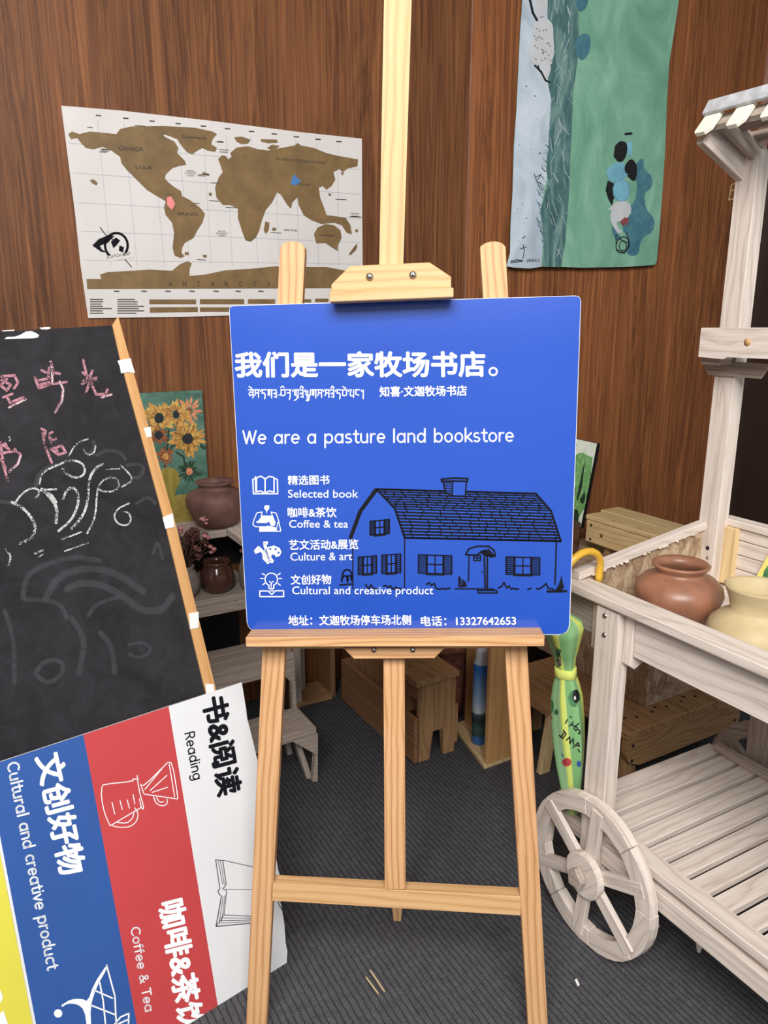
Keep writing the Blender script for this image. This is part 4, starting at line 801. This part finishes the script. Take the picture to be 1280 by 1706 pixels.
# ================================================================== low cube, trough, stool, planter box, pots behind the easel
cb = thing('open_cube', 'low dark wooden box lying open behind the step shelf', 'box', WP(.63, .2, 0))
part('side_panel', MB().box(WP(.585, -.11, 0), wd*.02, wn*.128, ez*.33, g=ez), 'cedar', cb); part('side_panel', MB().box(WP(.76, -.11, 0), wd*.02, wn*.12, ez*.33, g=ez), 'cedar', cb)
part('bottom_panel', MB().box(WP(.605, -.11, 0), wd*.155, wn*.13, ez*.018), 'pallet_dull', cb); part('top_panel', MB().box(WP(.56, -.11, .33), wd*.235, wn*.15, ez*.018), 'cedar', cb)
part('post', MB().box(WP(.606, .0, .018), wd*.03, wn*.018, ez*.312), 'white_wash_old', cb)
tr = thing('trough_box', 'long reddish-brown wooden trough lying on the carpet behind the easel mast', 'box', WP(.86, .3, 0))
part('side_panel', MB().box(WP(.79, .04, .008), wd*.016, wn*.515, ez*.08, g=wn), 'cedar', tr); part('side_panel', MB().box(WP(.79, .04, .09), wd*.016, wn*.515, ez*.075, g=wn), 'cedar', tr)
part('side_panel', MB().box(WP(.957, .04, .008), wd*.016, wn*.335, ez*.157, g=wn), 'cedar', tr)
part('end_panel', MB().box(WP(.806, .04, .008), wd*.151, wn*.016, ez*.157), 'cedar', tr)
part('bottom_panel', MB().box(WP(.79, .04, 0), wd*.18, wn*.335, ez*.01, g=wn), 'cedar', tr)
sm_ = thing('step_stool', 'small cedar stool with notched side behind the easel mast', 'stool', WP(.88, .5, 0))
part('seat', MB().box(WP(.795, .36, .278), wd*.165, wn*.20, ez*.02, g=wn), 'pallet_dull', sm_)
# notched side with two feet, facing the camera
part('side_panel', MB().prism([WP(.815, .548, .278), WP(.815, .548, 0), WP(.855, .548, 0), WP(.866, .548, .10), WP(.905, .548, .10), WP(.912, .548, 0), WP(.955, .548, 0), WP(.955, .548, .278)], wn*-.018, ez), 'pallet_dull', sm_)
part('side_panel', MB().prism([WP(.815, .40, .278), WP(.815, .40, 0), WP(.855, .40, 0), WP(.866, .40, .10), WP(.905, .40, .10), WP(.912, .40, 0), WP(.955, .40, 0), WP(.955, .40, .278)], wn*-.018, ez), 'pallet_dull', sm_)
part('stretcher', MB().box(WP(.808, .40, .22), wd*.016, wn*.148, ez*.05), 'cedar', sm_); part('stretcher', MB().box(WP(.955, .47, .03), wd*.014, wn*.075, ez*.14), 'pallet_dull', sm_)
disc(WP(.835, .45, .298), ez, .004, .0006, sm_, 'nail', 'dark_hole'); disc(WP(.93, .42, .298), ez, .004, .0006, sm_, 'nail', 'dark_hole')
bx = thing('planter_box', 'open plywood box on the carpet holding a spray can behind the right easel leg', 'box', WP(1.05, .55, 0))
part('bottom_panel', MB().prism([WP(.975, .685, 0), WP(1.035, .42, 0), WP(1.17, .42, 0), WP(1.09, .685, 0)], ez*.014, wn), 'pallet', bx)
part('side_panel', MB().box(WP(.985, .67, .014), wd*.095, wn*.016, ez*.43, g=ez), 'ply', bx)
part('side_panel', MB().box(WP(1.08, .43, .014), wd*.016, wn*.256, ez*.43, g=ez), 'ply', bx)
jar('terracotta_pot', 'tall weathered terracotta flower pot behind the spray can', WP(1.068, .31, 0), [(0, 0), (.072, 0), (.085, .12), (.098, .27), (.108, .275), (.112, .30), (.112, .325), (.104, .325), (.098, .29), (.08, .1), (0, .05)], 'clay_terracotta')
cn = thing('spray_can', 'blue spray can with a sky picture standing in the plywood box', 'can', WP(1.035, .56, .014))
c = WP(1.047, .56, .014)
part('body', MB().lathe(c, [(0, 0), (.025, 0), (.0265, .004), (.0265, .285), (.0255, .29), (0, .291)], 28), 'can_print', cn)
part('shoulder', MB().lathe(c+ez*.291, [(.0255, 0), (.026, .004), (.02, .02), (.02, .045), (.012, .055), (0, .056)], 28), 'cap_silver', cn)
sr = thing('plank_stool', 'brown plank stool with a splayed leg between easel and umbrella', 'stool', WP(1.15, .6, 0))
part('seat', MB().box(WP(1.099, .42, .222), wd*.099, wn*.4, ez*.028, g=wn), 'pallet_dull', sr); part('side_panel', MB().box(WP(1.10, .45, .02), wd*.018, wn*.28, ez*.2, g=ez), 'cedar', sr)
part('leg', MB().prism([WP(1.11, .80, 0), WP(1.15, .80, 0), WP(1.18, .80, .222), WP(1.14, .80, .222)], wn*-.02, ez), 'pallet', sr)
for q in ((1.13, .5), (1.16, .57)): disc(WP(q[0], q[1], .25), ez, .004, .0006, sr, 'nail', 'dark_hole')
pb = thing('pallet_bench', 'low bench of pallet planks with nail holes under the cart', 'bench', WP(1.5, .9, 0))
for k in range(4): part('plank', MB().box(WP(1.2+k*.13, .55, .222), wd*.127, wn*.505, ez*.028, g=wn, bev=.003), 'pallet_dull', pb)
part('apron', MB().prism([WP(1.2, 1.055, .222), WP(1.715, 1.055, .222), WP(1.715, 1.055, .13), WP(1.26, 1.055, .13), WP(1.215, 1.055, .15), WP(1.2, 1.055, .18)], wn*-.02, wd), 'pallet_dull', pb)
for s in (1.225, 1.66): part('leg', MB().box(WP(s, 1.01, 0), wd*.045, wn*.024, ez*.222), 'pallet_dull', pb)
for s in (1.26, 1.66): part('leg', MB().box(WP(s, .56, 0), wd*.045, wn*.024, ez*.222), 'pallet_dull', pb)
for k in range(4):
    for m, s in ((1.0, .03), (1.0, .095), (.985, .06)): disc(WP(1.2+k*.13+s, m, .25), ez, (.0055), .0006, pb, 'nail_hole', 'dark_hole')
for s in (1.225, 1.69):
    for z in (.155, .205): disc(WP(s, 1.055, z), wn, (.0055), .0006, pb, 'nail_hole', 'dark_hole')
oc = MB().prism([WP(1.366, .97, .25), WP(2.3, .97, .25), WP(2.3, .02, .25), WP(1.5, .02, .25), WP(1.366, .45, .25)], ez*.2, wn, bev=.002).build('osb_platform', 'osb')
tag(oc, 'chipboard platform block under the cart tray carrying jar and short bench', 'box')
mbn = thing('short_bench', 'pale pine plank bench with knots behind the cart tray', 'bench', WP(1.95, .4, .45))
part('side_board', MB().box(WP(1.87, .17, .50), wd*.024, wn*.62, ez*.093, g=wn, bev=.004), 'pallet', mbn); part('side_board', MB().box(WP(2.06, .17, .50), wd*.024, wn*.62, ez*.093, g=wn, bev=.004), 'pallet', mbn)
part('top_plank', MB().box(WP(1.868, .165, .594), wd*.105, wn*.63, ez*.02, g=wn, bev=.004), 'pallet', mbn); part('top_plank', MB().box(WP(1.977, .14, .594), wd*.11, wn*.66, ez*.02, g=wn, bev=.004), 'pallet', mbn)
for m in (.25, .70):
    for s in (1.90, 2.03): part('leg', MB().box(WP(s, m, .45), wd*.03, wn*.03, ez*.145), 'pallet_dull', mbn)
for m, z in ((.20, .575), (.20, .515), (.26, .545)): disc(WP(1.87, m, z), -wd, .006 if m < .25 else .009, .0006, mbn, 'nail_hole' if m < .25 else 'knot', 'dark_hole' if m < .25 else 'cedar')
for s, m in ((1.89, .3), (1.96, .55), (1.90, .6)): disc(WP(s, m, .614), ez, .004, .0006, mbn, 'nail_hole', 'dark_hole')
jar('brown_crock', 'glossy brown cylindrical crock beside the green framed picture', WP(1.808, .12, .45), [(0, 0), (.05, 0), (.056, .01), (.058, .03), (.058, .1), (.054, .11), (.06, .118), (.058, .125), (.05, .12), (.048, .04), (0, .015)], 'glaze_brown')
NP = Surf(WP(1.93, .04, .45), wn+ez*.2)
fp = thing('framed_picture', 'black-edged picture of a green hillside with dark cypress at right edge of blue sign', 'painting', NP.at(940, 880))
slab('frame', NP, [(915, 720), (959, 730), (1001, 739), (973, 880), (905, 880)], .02, 'frame_black', fp)
slab('canvas', NP.off(.001), [(918, 722), (959, 731), (995, 739), (968, 878), (908, 878)], .004, 'art_pale', fp, bev=0)
def nz(P): return Z(6.56, 930, 720, P)
ink(NP, .0018).poly(nz(sm([(60, 330), (190, 250), (260, 215), (330, 260), (395, 280), (255, 1020), (-80, 1020), (-60, 500)], 1))).done('painted_hill', 'art_hill', fp)
ink(NP, .0024).poly(nz([(295, 310), (280, 450), (265, 600), (215, 750), (200, 730), (230, 580), (265, 420)])).poly(nz([(205, 110), (190, 250), (180, 230)])).poly(nz(sm([(290, 640), (260, 700), (235, 740), (260, 790), (290, 770), (300, 700)], 1))).poly(nz(sm([(160, 580), (195, 620), (175, 740), (150, 740)], 1))).poly(nz(sm([(160, 850), (210, 840), (230, 900), (220, 1000), (140, 1000)], 1))).done('painted_cypress', 'art_tree', fp)
# ================================================================== garden cart (right)
ct = thing('display_cart', 'whitewashed wooden market cart with slatted shelf, awning and spoked wheels', 'cart', CA(.3, .3, 0))
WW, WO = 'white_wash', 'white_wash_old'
def cbox(name, a0, a1, b0, b1, z0, z1, mat=WW, g=None, bev=.0015, label=None, par=None):
    g = {'a': e1, 'b': e2, 'z': ez, None: None}[g]
    return part(name, MB().box(CA(a0, b0, z0), e1*(a1-a0), e2*(b1-b0), ez*(z1-z0), g, bev), mat, par or ct, label)
LA = 1.15     # how far the cart goes on towards the camera's right, beyond the frame
# tray rim
part('tray_rim', MB().prism([CA(-.235, .022, .838), CA(-.235, .085, .838), CA(-.235, .085, .812), CA(-.235, .034, .812), CA(-.235, .022, .82)], e1*(LA+.235), e1), WW, ct)
cbox('apron', .03, LA, .052, .072, .722, .811, WW, 'a'); cbox('apron', -.235, -.062, .066, .084, .722, .811, WO, 'a')
cbox('leg', -.060, .004, .030, .068, .16, .811, WW, 'z'); cbox('spacer_block', -.086, -.0615, .046, .066, .70, .811, WO, 'z')
part('spacer_block', MB().prism([CA(.005, .048, .811), CA(.005, .085, .811), CA(.005, .085, .70), CA(.005, .062, .69), CA(.005, .048, .70)], e1*.024, ez), WW, ct)
for z in (.795-.0, .762): 
    pass
for px, py in ((1008, 1026), (1007, 1058)):
    sf_ = Surf(CA(0, .030, .5), e2); c = sf_.at(px, py)
    screw(sf_, px, py, .0062, ct, 'bolt')
cbox('leg', .95, 1.01, .030, .068, 0, .811, WW, 'z')
# sloped left end of the tray
ls = MB(); ls.prism([CA(-.165, .05, .839), CA(-.165, .49, .905), CA(-.165, .49, .924), CA(-.165, .05, .858)], e1*.026, e2); part('end_rim', ls, WW, ct)
part('end_panel', MB().prism([CA(-.158, .086, .765), CA(-.158, .49, .765), CA(-.158, .49, .905), CA(-.158, .086, .845)], e1*.012, e2, bev=0), 'osb', ct)
mb = MB(); random.seed(9)
for k in range(34):
    t = random.uniform(.02, .98); b = .08+t*.40; z = .842+(b-.072)*.15; mb.ball(CA(-.137, b, z+.001), random.uniform(.002, .0045), 6, scale=(1, 1, .6))
part('paint_drips', mb, WW, ct)['kind'] = 'stuff'
# back of the tray
for k, (z0, z1) in enumerate(((.775, .81), (.812, .846), (.848, .882), (.884, .914))): cbox('back_plank', -.10, LA, .505, .522, z0, z1, WW, 'a')
cbox('back_rim', -.13, LA, .497, .535, .915, .932, WW, 'a'); cbox('corner_batten', -.108, -.075, .488, .505, .77, .914, 'pallet', 'z')
# tray slats
for k in range(15):
    a = -.145+k*.087; cbox('tray_slat', a, a+.079, .086, .50, .745, .762, WW, 'b')
cbox('tray_bearer', -.14, LA, .09, .12, .715, .744, WO, 'a'); cbox('tray_bearer', -.14, LA, .46, .49, .715, .744, WO, 'a')
# awning post, bracket, shelf beam
cbox('post', -.162, -.108, .460, .500, .763, 1.765, WW, 'z')
for a, z in ((-.128, .857), (-.128, .812)): disc(CA(a, .460, z), -e2, .0055, .0006, ct, 'bolt_hole', 'dark_hole')
screw(Surf(CA(0, .460, 1), e2), 1180, 929, .004, ct, 'bolt')
cbox('post', .95, 1.0, .460, .500, .763, 1.765, WW, 'z')
pbm = part('shelf_beam', MB().prism([CA(-.153, .385, 1.388), CA(LA, .385, 1.41), CA(LA, .385, 1.335), CA(-.075, .385, 1.327), CA(-.085, .385, 1.320), CA(-.153, .385, 1.322)], e2*.026, e1), WW, ct)
disc(Surf(CA(0, .385, 1), e2).at(1246, 570), -e2, .0085, .0007, pbm, 'knot', 'pine_pale', 18)
cbox('shelf_board', -.15, LA, .411, .459, 1.33, 1.345, WO, 'a')
part('beam_bracket', MB().prism([CA(-.195, .452, 1.312), CA(-.015, .452, 1.312), CA(-.035, .452, 1.278), CA(-.175, .452, 1.278)], e2*.007, e1), WO, ct)
part('beam_bracket', MB().box(CA(-.163, .41, 1.305), e1*.05, e2*.045, ez*.016), WO, ct)
# awning
RA, RB = Surf(CA(-.141, 0, 0), e1), Surf(CA(-.118, 0, 0), e1)
slab('rafter', RA, [(1173, 229), (1196, 211), (1244, 262), (1244, 306), (1173, 238)], .019, WW, ct, g=RA.at(1163, 237)-RA.at(1242, 313), bev=.001)
slab('rafter', RB, [(1206, 199), (1234, 199), (1292, 262), (1292, 300), (1254, 262), (1206, 214)], .012, WO, ct, g=RB.at(1194, 214)-RB.at(1240, 262), bev=.001)
for k, (b, z) in enumerate(((.392, 1.806), (.445, 1.790))):
    part('roof_slat', MB().prism([CA(-.13, b, z), CA(-.13, b+.026, z-.01), CA(-.13, b+.028, z), CA(-.13, b+.002, z+.010)], e1*(LA+.13), e1), WO, ct)
part('awning_board', MB().prism([CA(-.14, .325, 1.800), CA(-.14, .345, 1.822), CA(-.14, .357, 1.810), CA(-.14, .335, 1.79)], e1*(LA+.14), e1), WO, ct)
pdn = (e2*-.034+ez*-.040).normalized(); pout = pdn.cross(e1).normalized()
if pout.dot(C0-CA(0, .3, 1.8)) < 0: pout = -pout
def picket(a0):
    w = .038; top = CA(a0, .333, 1.829); L = .058; q = [top, top+e1*w, top+e1*w+pdn*(L-.012), top+e1*(w-.011)+pdn*L, top+e1*.004+pdn*L, top+pdn*(L-.006)]
    part('picket', MB().prism(q, pout*-.010, pdn, .001), 'paint_cream', ct)
plain('paint_cream', (236, 230, 214), .6, .3, .03); plain('grey_paint', (186, 187, 190), .6, .3, .12, 40)
for k in range(14): picket(-.149+k*.0765)
part('fascia', MB().prism([CA(-.152, .326, 1.8215), CA(-.146, .336, 1.8475), CA(LA, .336, 1.8475), CA(LA, .326, 1.8215)], pout*.008, e1), 'grey_paint', ct)
# lower slatted shelf
for k in range(16):
    a = -.150+k*.0567*1.0; cbox('shelf_slat', a, a+.0440, .062, .585, .252, .268, WW, 'b')
cbox('shelf_rail', .004, LA, .036, .080, .2685, .290, WW, 'a'); cbox('shelf_rail', .004, LA, .034, .062, .205, .2505, WW, 'a')
cbox('shelf_rail', -.150, .0, .036, .061, .22, .2515, WO, 'a')
cbox('shelf_batten', -.118, LA, .560, .584, .2685, .288, WO, 'a'); cbox('shelf_rail', -.15, LA, .568, .585, .205, .2515, WO, 'a')
cbox('shelf_rail', -.15, -.125, .062, .567, .21, .2515, WO, 'b')
for a in (-.01, ): cbox('leg', -.058, .0, .612, .634, .2, .72, WO, 'z')
cbox('leg', .95, 1.0, .50, .53, 0, .72, WO, 'z')
cbox('axle', -.014, .014, -.02, .66, .172, .198, WO, 'b')
def wheel(b0, mat, thk=.026):
    c = CA(0, b0, .186); R, ri = .185, .143
    def P(r, t, y=0): return c+e1*(r*math.cos(t))+ez*(r*math.sin(t))+e2*y
    m = MB(); K = 8
    rim0 = None
    for k in range(K):                                     # felloes, sawn from planks: eight pieces, nearly round
        t0 = 2*math.pi*k/K+.12; n = 5
        q = [P(R*(1-.012*abs(j/n-.5)), t0+(2*math.pi/K-.006)*j/n) for j in range(n+1)]+[P(ri, t0+(2*math.pi/K-.006)*j/n) for j in range(n, -1, -1)]
        o = part('felloe', MB().prism(q, e2*thk*(1 if k % 2 else .92), P(R, t0+.4)-P(R, t0), .0015), mat, ct)
    for k in range(3):
        t = 2*math.pi*k/6+.42; d = e1*math.cos(t)+ez*math.sin(t); s_ = -e1*math.sin(t)+ez*math.cos(t); w = .0155; y = -.0015-.0015*k
        part('spoke', MB().prism([c-d*.172-s_*w+e2*y, c+d*.172-s_*w+e2*y, c+d*.172+s_*w+e2*y, c-d*.172+s_*w+e2*y], e2*.014, d, .001), mat, ct)
    part('hub', MB().lathe(c-e2*.018, [(0, .002), (.050, .002), (.054, .004), (.054, .018), (0, .018)], 28, axis=e2, smooth=False), mat, ct)
    part('hub_cap', MB().prism([P(.03 if k % 2 else .025, .3+k*math.pi/2.5, -.022) for k in range(5)], e2*-.018, e1, .004), 'white_wash_old', ct)
wheel(-.0, WW); wheel(.636, WO)

# ---- things on and around the cart
pw = CA(.0, .210, .763); KS = .84
def ks(P): return [(a*KS, z*KS) for a, z in P]
jar('round_clay_pot', 'round orange clay pot with flared rim in the cart tray', pw, ks([(0, 0), (.058, 0), (.078, .015), (.103, .05), (.112, .078), (.108, .098), (.09, .117), (.066, .128), (.058, .134), (.058, .139), (.070, .149), (.0725, .155), (.068, .159), (.055, .149), (.051, .136), (.085, .11), (.1, .08), (.09, .04), (.05, .014), (0, .01)]), 'clay', seg=56)
pj = CA(.192, .205, .763)
lip = lambda t, z: 1+(.10*max(0, math.cos(t-5.3))**8 if z > .11 else 0)+.02*math.sin(3*t)*(z > .11)
jar('stoneware_jug', 'cream stoneware jug with a pinched lip, right of the round clay pot', pj, ks([(0, 0), (.07, 0), (.098, .02), (.108, .048), (.1, .075), (.08, .093), (.062, .103), (.058, .112), (.062, .135), (.072, .16), (.0745, .166), (.071, .169), (.066, .162), (.056, .135), (.052, .112), (.07, .09), (.09, .05), (.06, .02), (0, .012)]), 'stoneware', 'jug', warp=lip, seg=64)
bk = thing('picture_card', 'yellow-edged card with a green leaf picture leaning behind the jug', 'card', CA(.1, .47, .763))
BK = Surf(CA(.06, .478, .79), e2*-1+ez*.25)
slab('card', BK, [(1255, 975), (1262, 958), (1280, 924), (1300, 890), (1350, 905), (1330, 1000)], .004, 'book_yellow', bk, bev=0)
ink(BK, .0008).poly([(1268, 971), (1274, 950), (1283, 938), (1300, 925), (1335, 930), (1322, 985)]).done('leaf_picture', 'leaf_green', bk)
# umbrella hanging on the rim
ub = thing('umbrella', 'folded green and yellow printed umbrella hanging from the cart rim', 'umbrella', CA(-.115, .02, .25))
u0, u1 = V(CA(-.118, .064, .205)), V(CA(-.130, -.004, .80)); ua = (u1-u0).normalized(); ux = V(e1*.8-e2*.6).normalized(); ux = (ux-ua*ux.dot(ua)).normalized(); uy = ua.cross(ux)
prof = [(0, .006), (.06, .014), (.12, .024), (.18, .031), (.24, .035), (.30, .036), (.36, .034), (.40, .027), (.43, .019), (.46, .022), (.50, .032), (.535, .040), (.55, .036), (.57, .012)]
bm = bmesh.new(); N = 96; rings = []
uvd = {}
for j in range(len(prof)*3-2):
    q, f = divmod(j, 3); z = prof[q][0]+(prof[min(q+1, len(prof)-1)][0]-prof[q][0])*f/3; r = prof[q][1]+(prof[min(q+1, len(prof)-1)][1]-prof[q][1])*f/3
    rg = []
    for k in range(N):
        t = 2*math.pi*k/N; tw = t+z*1.2; fr = (tw*6/(2*math.pi)) % 1
        rr = r*(1+.16*(abs(fr-.5)*2)**1.5-.06+(.22*(z > .47)*max(0, math.sin(tw*3))))
        v = bm.verts.new(u0+ua*z+ux*(rr*math.cos(t))+uy*(rr*math.sin(t))); uvd[v] = (tw*2/(2*math.pi), z); rg.append(v)
    rings.append(rg)
for A_, B_ in zip(rings, rings[1:]):
    for k in range(N): bm.faces.new([A_[k], A_[(k+1) % N], B_[(k+1) % N], B_[k]])
bm.faces.new(rings[0][::-1]); bm.faces.new(rings[-1]); bmesh.ops.recalc_face_normals(bm, faces=list(bm.faces)); bm.verts.index_update()
uvs = {v.index: uvd[v] for v in bm.verts}
from mathutils.bvhtree import BVHTree
bvh = BVHTree.FromBMesh(bm)
mb = MB(); mb.addbm(bm, ua, 0, True)
def fuv(f):
    q = [list(uvs[i]) for i in f]; mx = max(a[0] for a in q)
    return [(a[0]+2 if mx-a[0] > 1 else a[0], a[1]) for a in q]
mb.uv = [fuv(f) for f in mb.f]
part('canopy', mb, 'umbrella_cloth', ub)
part('strap', MB().lathe(u0+ua*.418, [(.0, 0), (.0245, 0), (.026, .001), (.0255, .02), (.0245, .021), (0, .021)], 32, axis=ua, warp=lambda t, z: 1+.05*math.sin(4*t)), 'umbrella_strap', ub)
part('tip', MB().tube([u0-ua*.03, u0+ua*.01], .004), 'steel', ub); part('shaft', MB().tube([u0+ua*.55, u0+ua*.60, CA(-.127, -.008, .84)], .005), 'steel', ub)
hk = [CA(-.127, -.008, .83)]+[CA(-.127+.010*math.sin(a), .045-.053*math.cos(a), .862+.052*math.sin(a)) for a in [k*math.pi/10 for k in range(11)]]+[CA(-.127, .098, .845), CA(-.127, .097, .828)]
part('handle', MB().tube(hk, .0085, 14), 'handle_yellow', ub)
class UInk(Ink):
    def pt(s, p):
        d = ray(*p).normalized(); h = bvh.ray_cast(C0, d)
        if h[0] is None: h = bvh.find_nearest(C0+d*(u0+ua*.3-C0).dot(d)) 
        return h[0]-d*s.l
us = Surf(u0, C0-u0)
def dens(P, st=2.0): 
    out = []
    for a, b in zip(P, P[1:]):
        n = max(1, int(math.dist(a, b)/st)); out += [lerp(a, b, k/n) for k in range(n)]
    return out+[P[-1]]
def uz(P): return Z(5.33, 870, 1040, P)
i = UInk(us, .0012)
for st in ([(385, 880), (405, 845)], [(428, 820), (438, 830)], [(420, 905), (455, 870)], [(440, 890), (462, 905)], [(470, 900), (495, 925), (480, 945), (462, 925), (478, 905), (505, 880)], [(500, 935), (518, 950), (512, 975), (500, 965)],
           [(330, 985), (360, 1015), (392, 975), (368, 940)], [(348, 1000), (376, 958)], [(395, 1030), (425, 1000), (425, 1060), (455, 1015), (458, 1070)], [(455, 1095), (500, 1050), (510, 1085)], [(475, 1075), (505, 1080)], [(498, 1110), (512, 1135)]):
    i.line(dens(uz(st)), 2.1, cap=True)
i.done('lettering', 'art_black', ub)
def udisc(cx, cy, rx, ry, lift): 
    i = UInk(us, lift); x, y = uz([(cx, cy)])[0]; rx /= 5.33; ry /= 5.33; R = [[(x, y)]*14]+[[(x+rx*q*math.cos(k*math.pi/7), y+ry*q*math.sin(k*math.pi/7)) for k in range(14)] for q in (.5, 1)]
    for k in range(14):
        j = (k+1) % 14; i.poly([R[0][0], R[1][k], R[1][j]]); i.poly([R[1][k], R[2][k], R[2][j], R[1][j]])
    return i
udisc(398, 1225, 42, 38, .0012).done('ladybird_print', 'sign_red', ub)
i = UInk(us, .0018)
for dx, dy in ((-25, -12), (0, -22), (22, -8), (-12, 12), (12, 16), (0, -2)): x, y = uz([(398+dx, 1225+dy)])[0]; i.dot(x, y, 1.1, 6)
i.done('ladybird_spots', 'art_black', ub)
udisc(466, 660, 55, 75, .0010).done('leaf_print', 'leaf_green', ub); udisc(480, 640, 32, 62, .0016).done('eye_print', 'art_black', ub); udisc(470, 655, 10, 18, .0022).done('eye_glint', 'paper_white', ub)
udisc(262, 1228, 22, 30, .0012).done('dot_print', 'sign_blue', ub); udisc(506, 1240, 20, 28, .0012).done('dot_print', 'sign_blue', ub)
udisc(250, 830, 20, 40, .0012).done('red_print', 'sign_red', ub); udisc(305, 780, 20, 26, .001).done('leaf_print', 'leaf_green', ub); udisc(262, 730, 20, 60, .001).done('leaf_print', 'leaf_green', ub)
udisc(322, 255, 22, 40, .0010).done('leaf_print', 'leaf_green', ub); udisc(332, 340, 18, 34, .0011).done('leaf_print', 'glaze_grey', ub)
i = UInk(us, .0016)
for st in ([(300, 205), (345, 300)], [(345, 230), (310, 330)], [(290, 390), (350, 360)], [(295, 400), (310, 440), (355, 465), (350, 430), (300, 400)]): i.line(dens(uz(st)), 1.3)
i.done('line_print', 'art_black', ub)
# litter on the carpet
FS = Surf((0, 0, 0), ez)
for k, (P, lb) in enumerate((([(958, 1632), (961, 1630), (966, 1640), (963, 1643)], 'white paper sliver on the carpet left of the cart wheel'), ([(1077, 1547), (1096, 1536), (1100, 1543), (1080, 1558)], 'white paper corner on the carpet touching the front cart wheel'),
                             ([(1160, 1572), (1170, 1566), (1171, 1576), (1167, 1587), (1162, 1585)], 'white paper strip on the carpet under the cart shelf rail'))):
    c = FS.at(*P[0]); mb = MB(); mb.prism([FS.at(x, y, .0015) for x, y in P], ez*-.0012, bev=0); o = mb.build('paper_scrap', 'torn_paper')
    for v in o.data.vertices: v.co -= V(c)
    o.location = c; tag(o, lb, 'paper', 'paper scraps on the carpet')
for o in bpy.data.objects:
    if 'base' in o: del o['base']
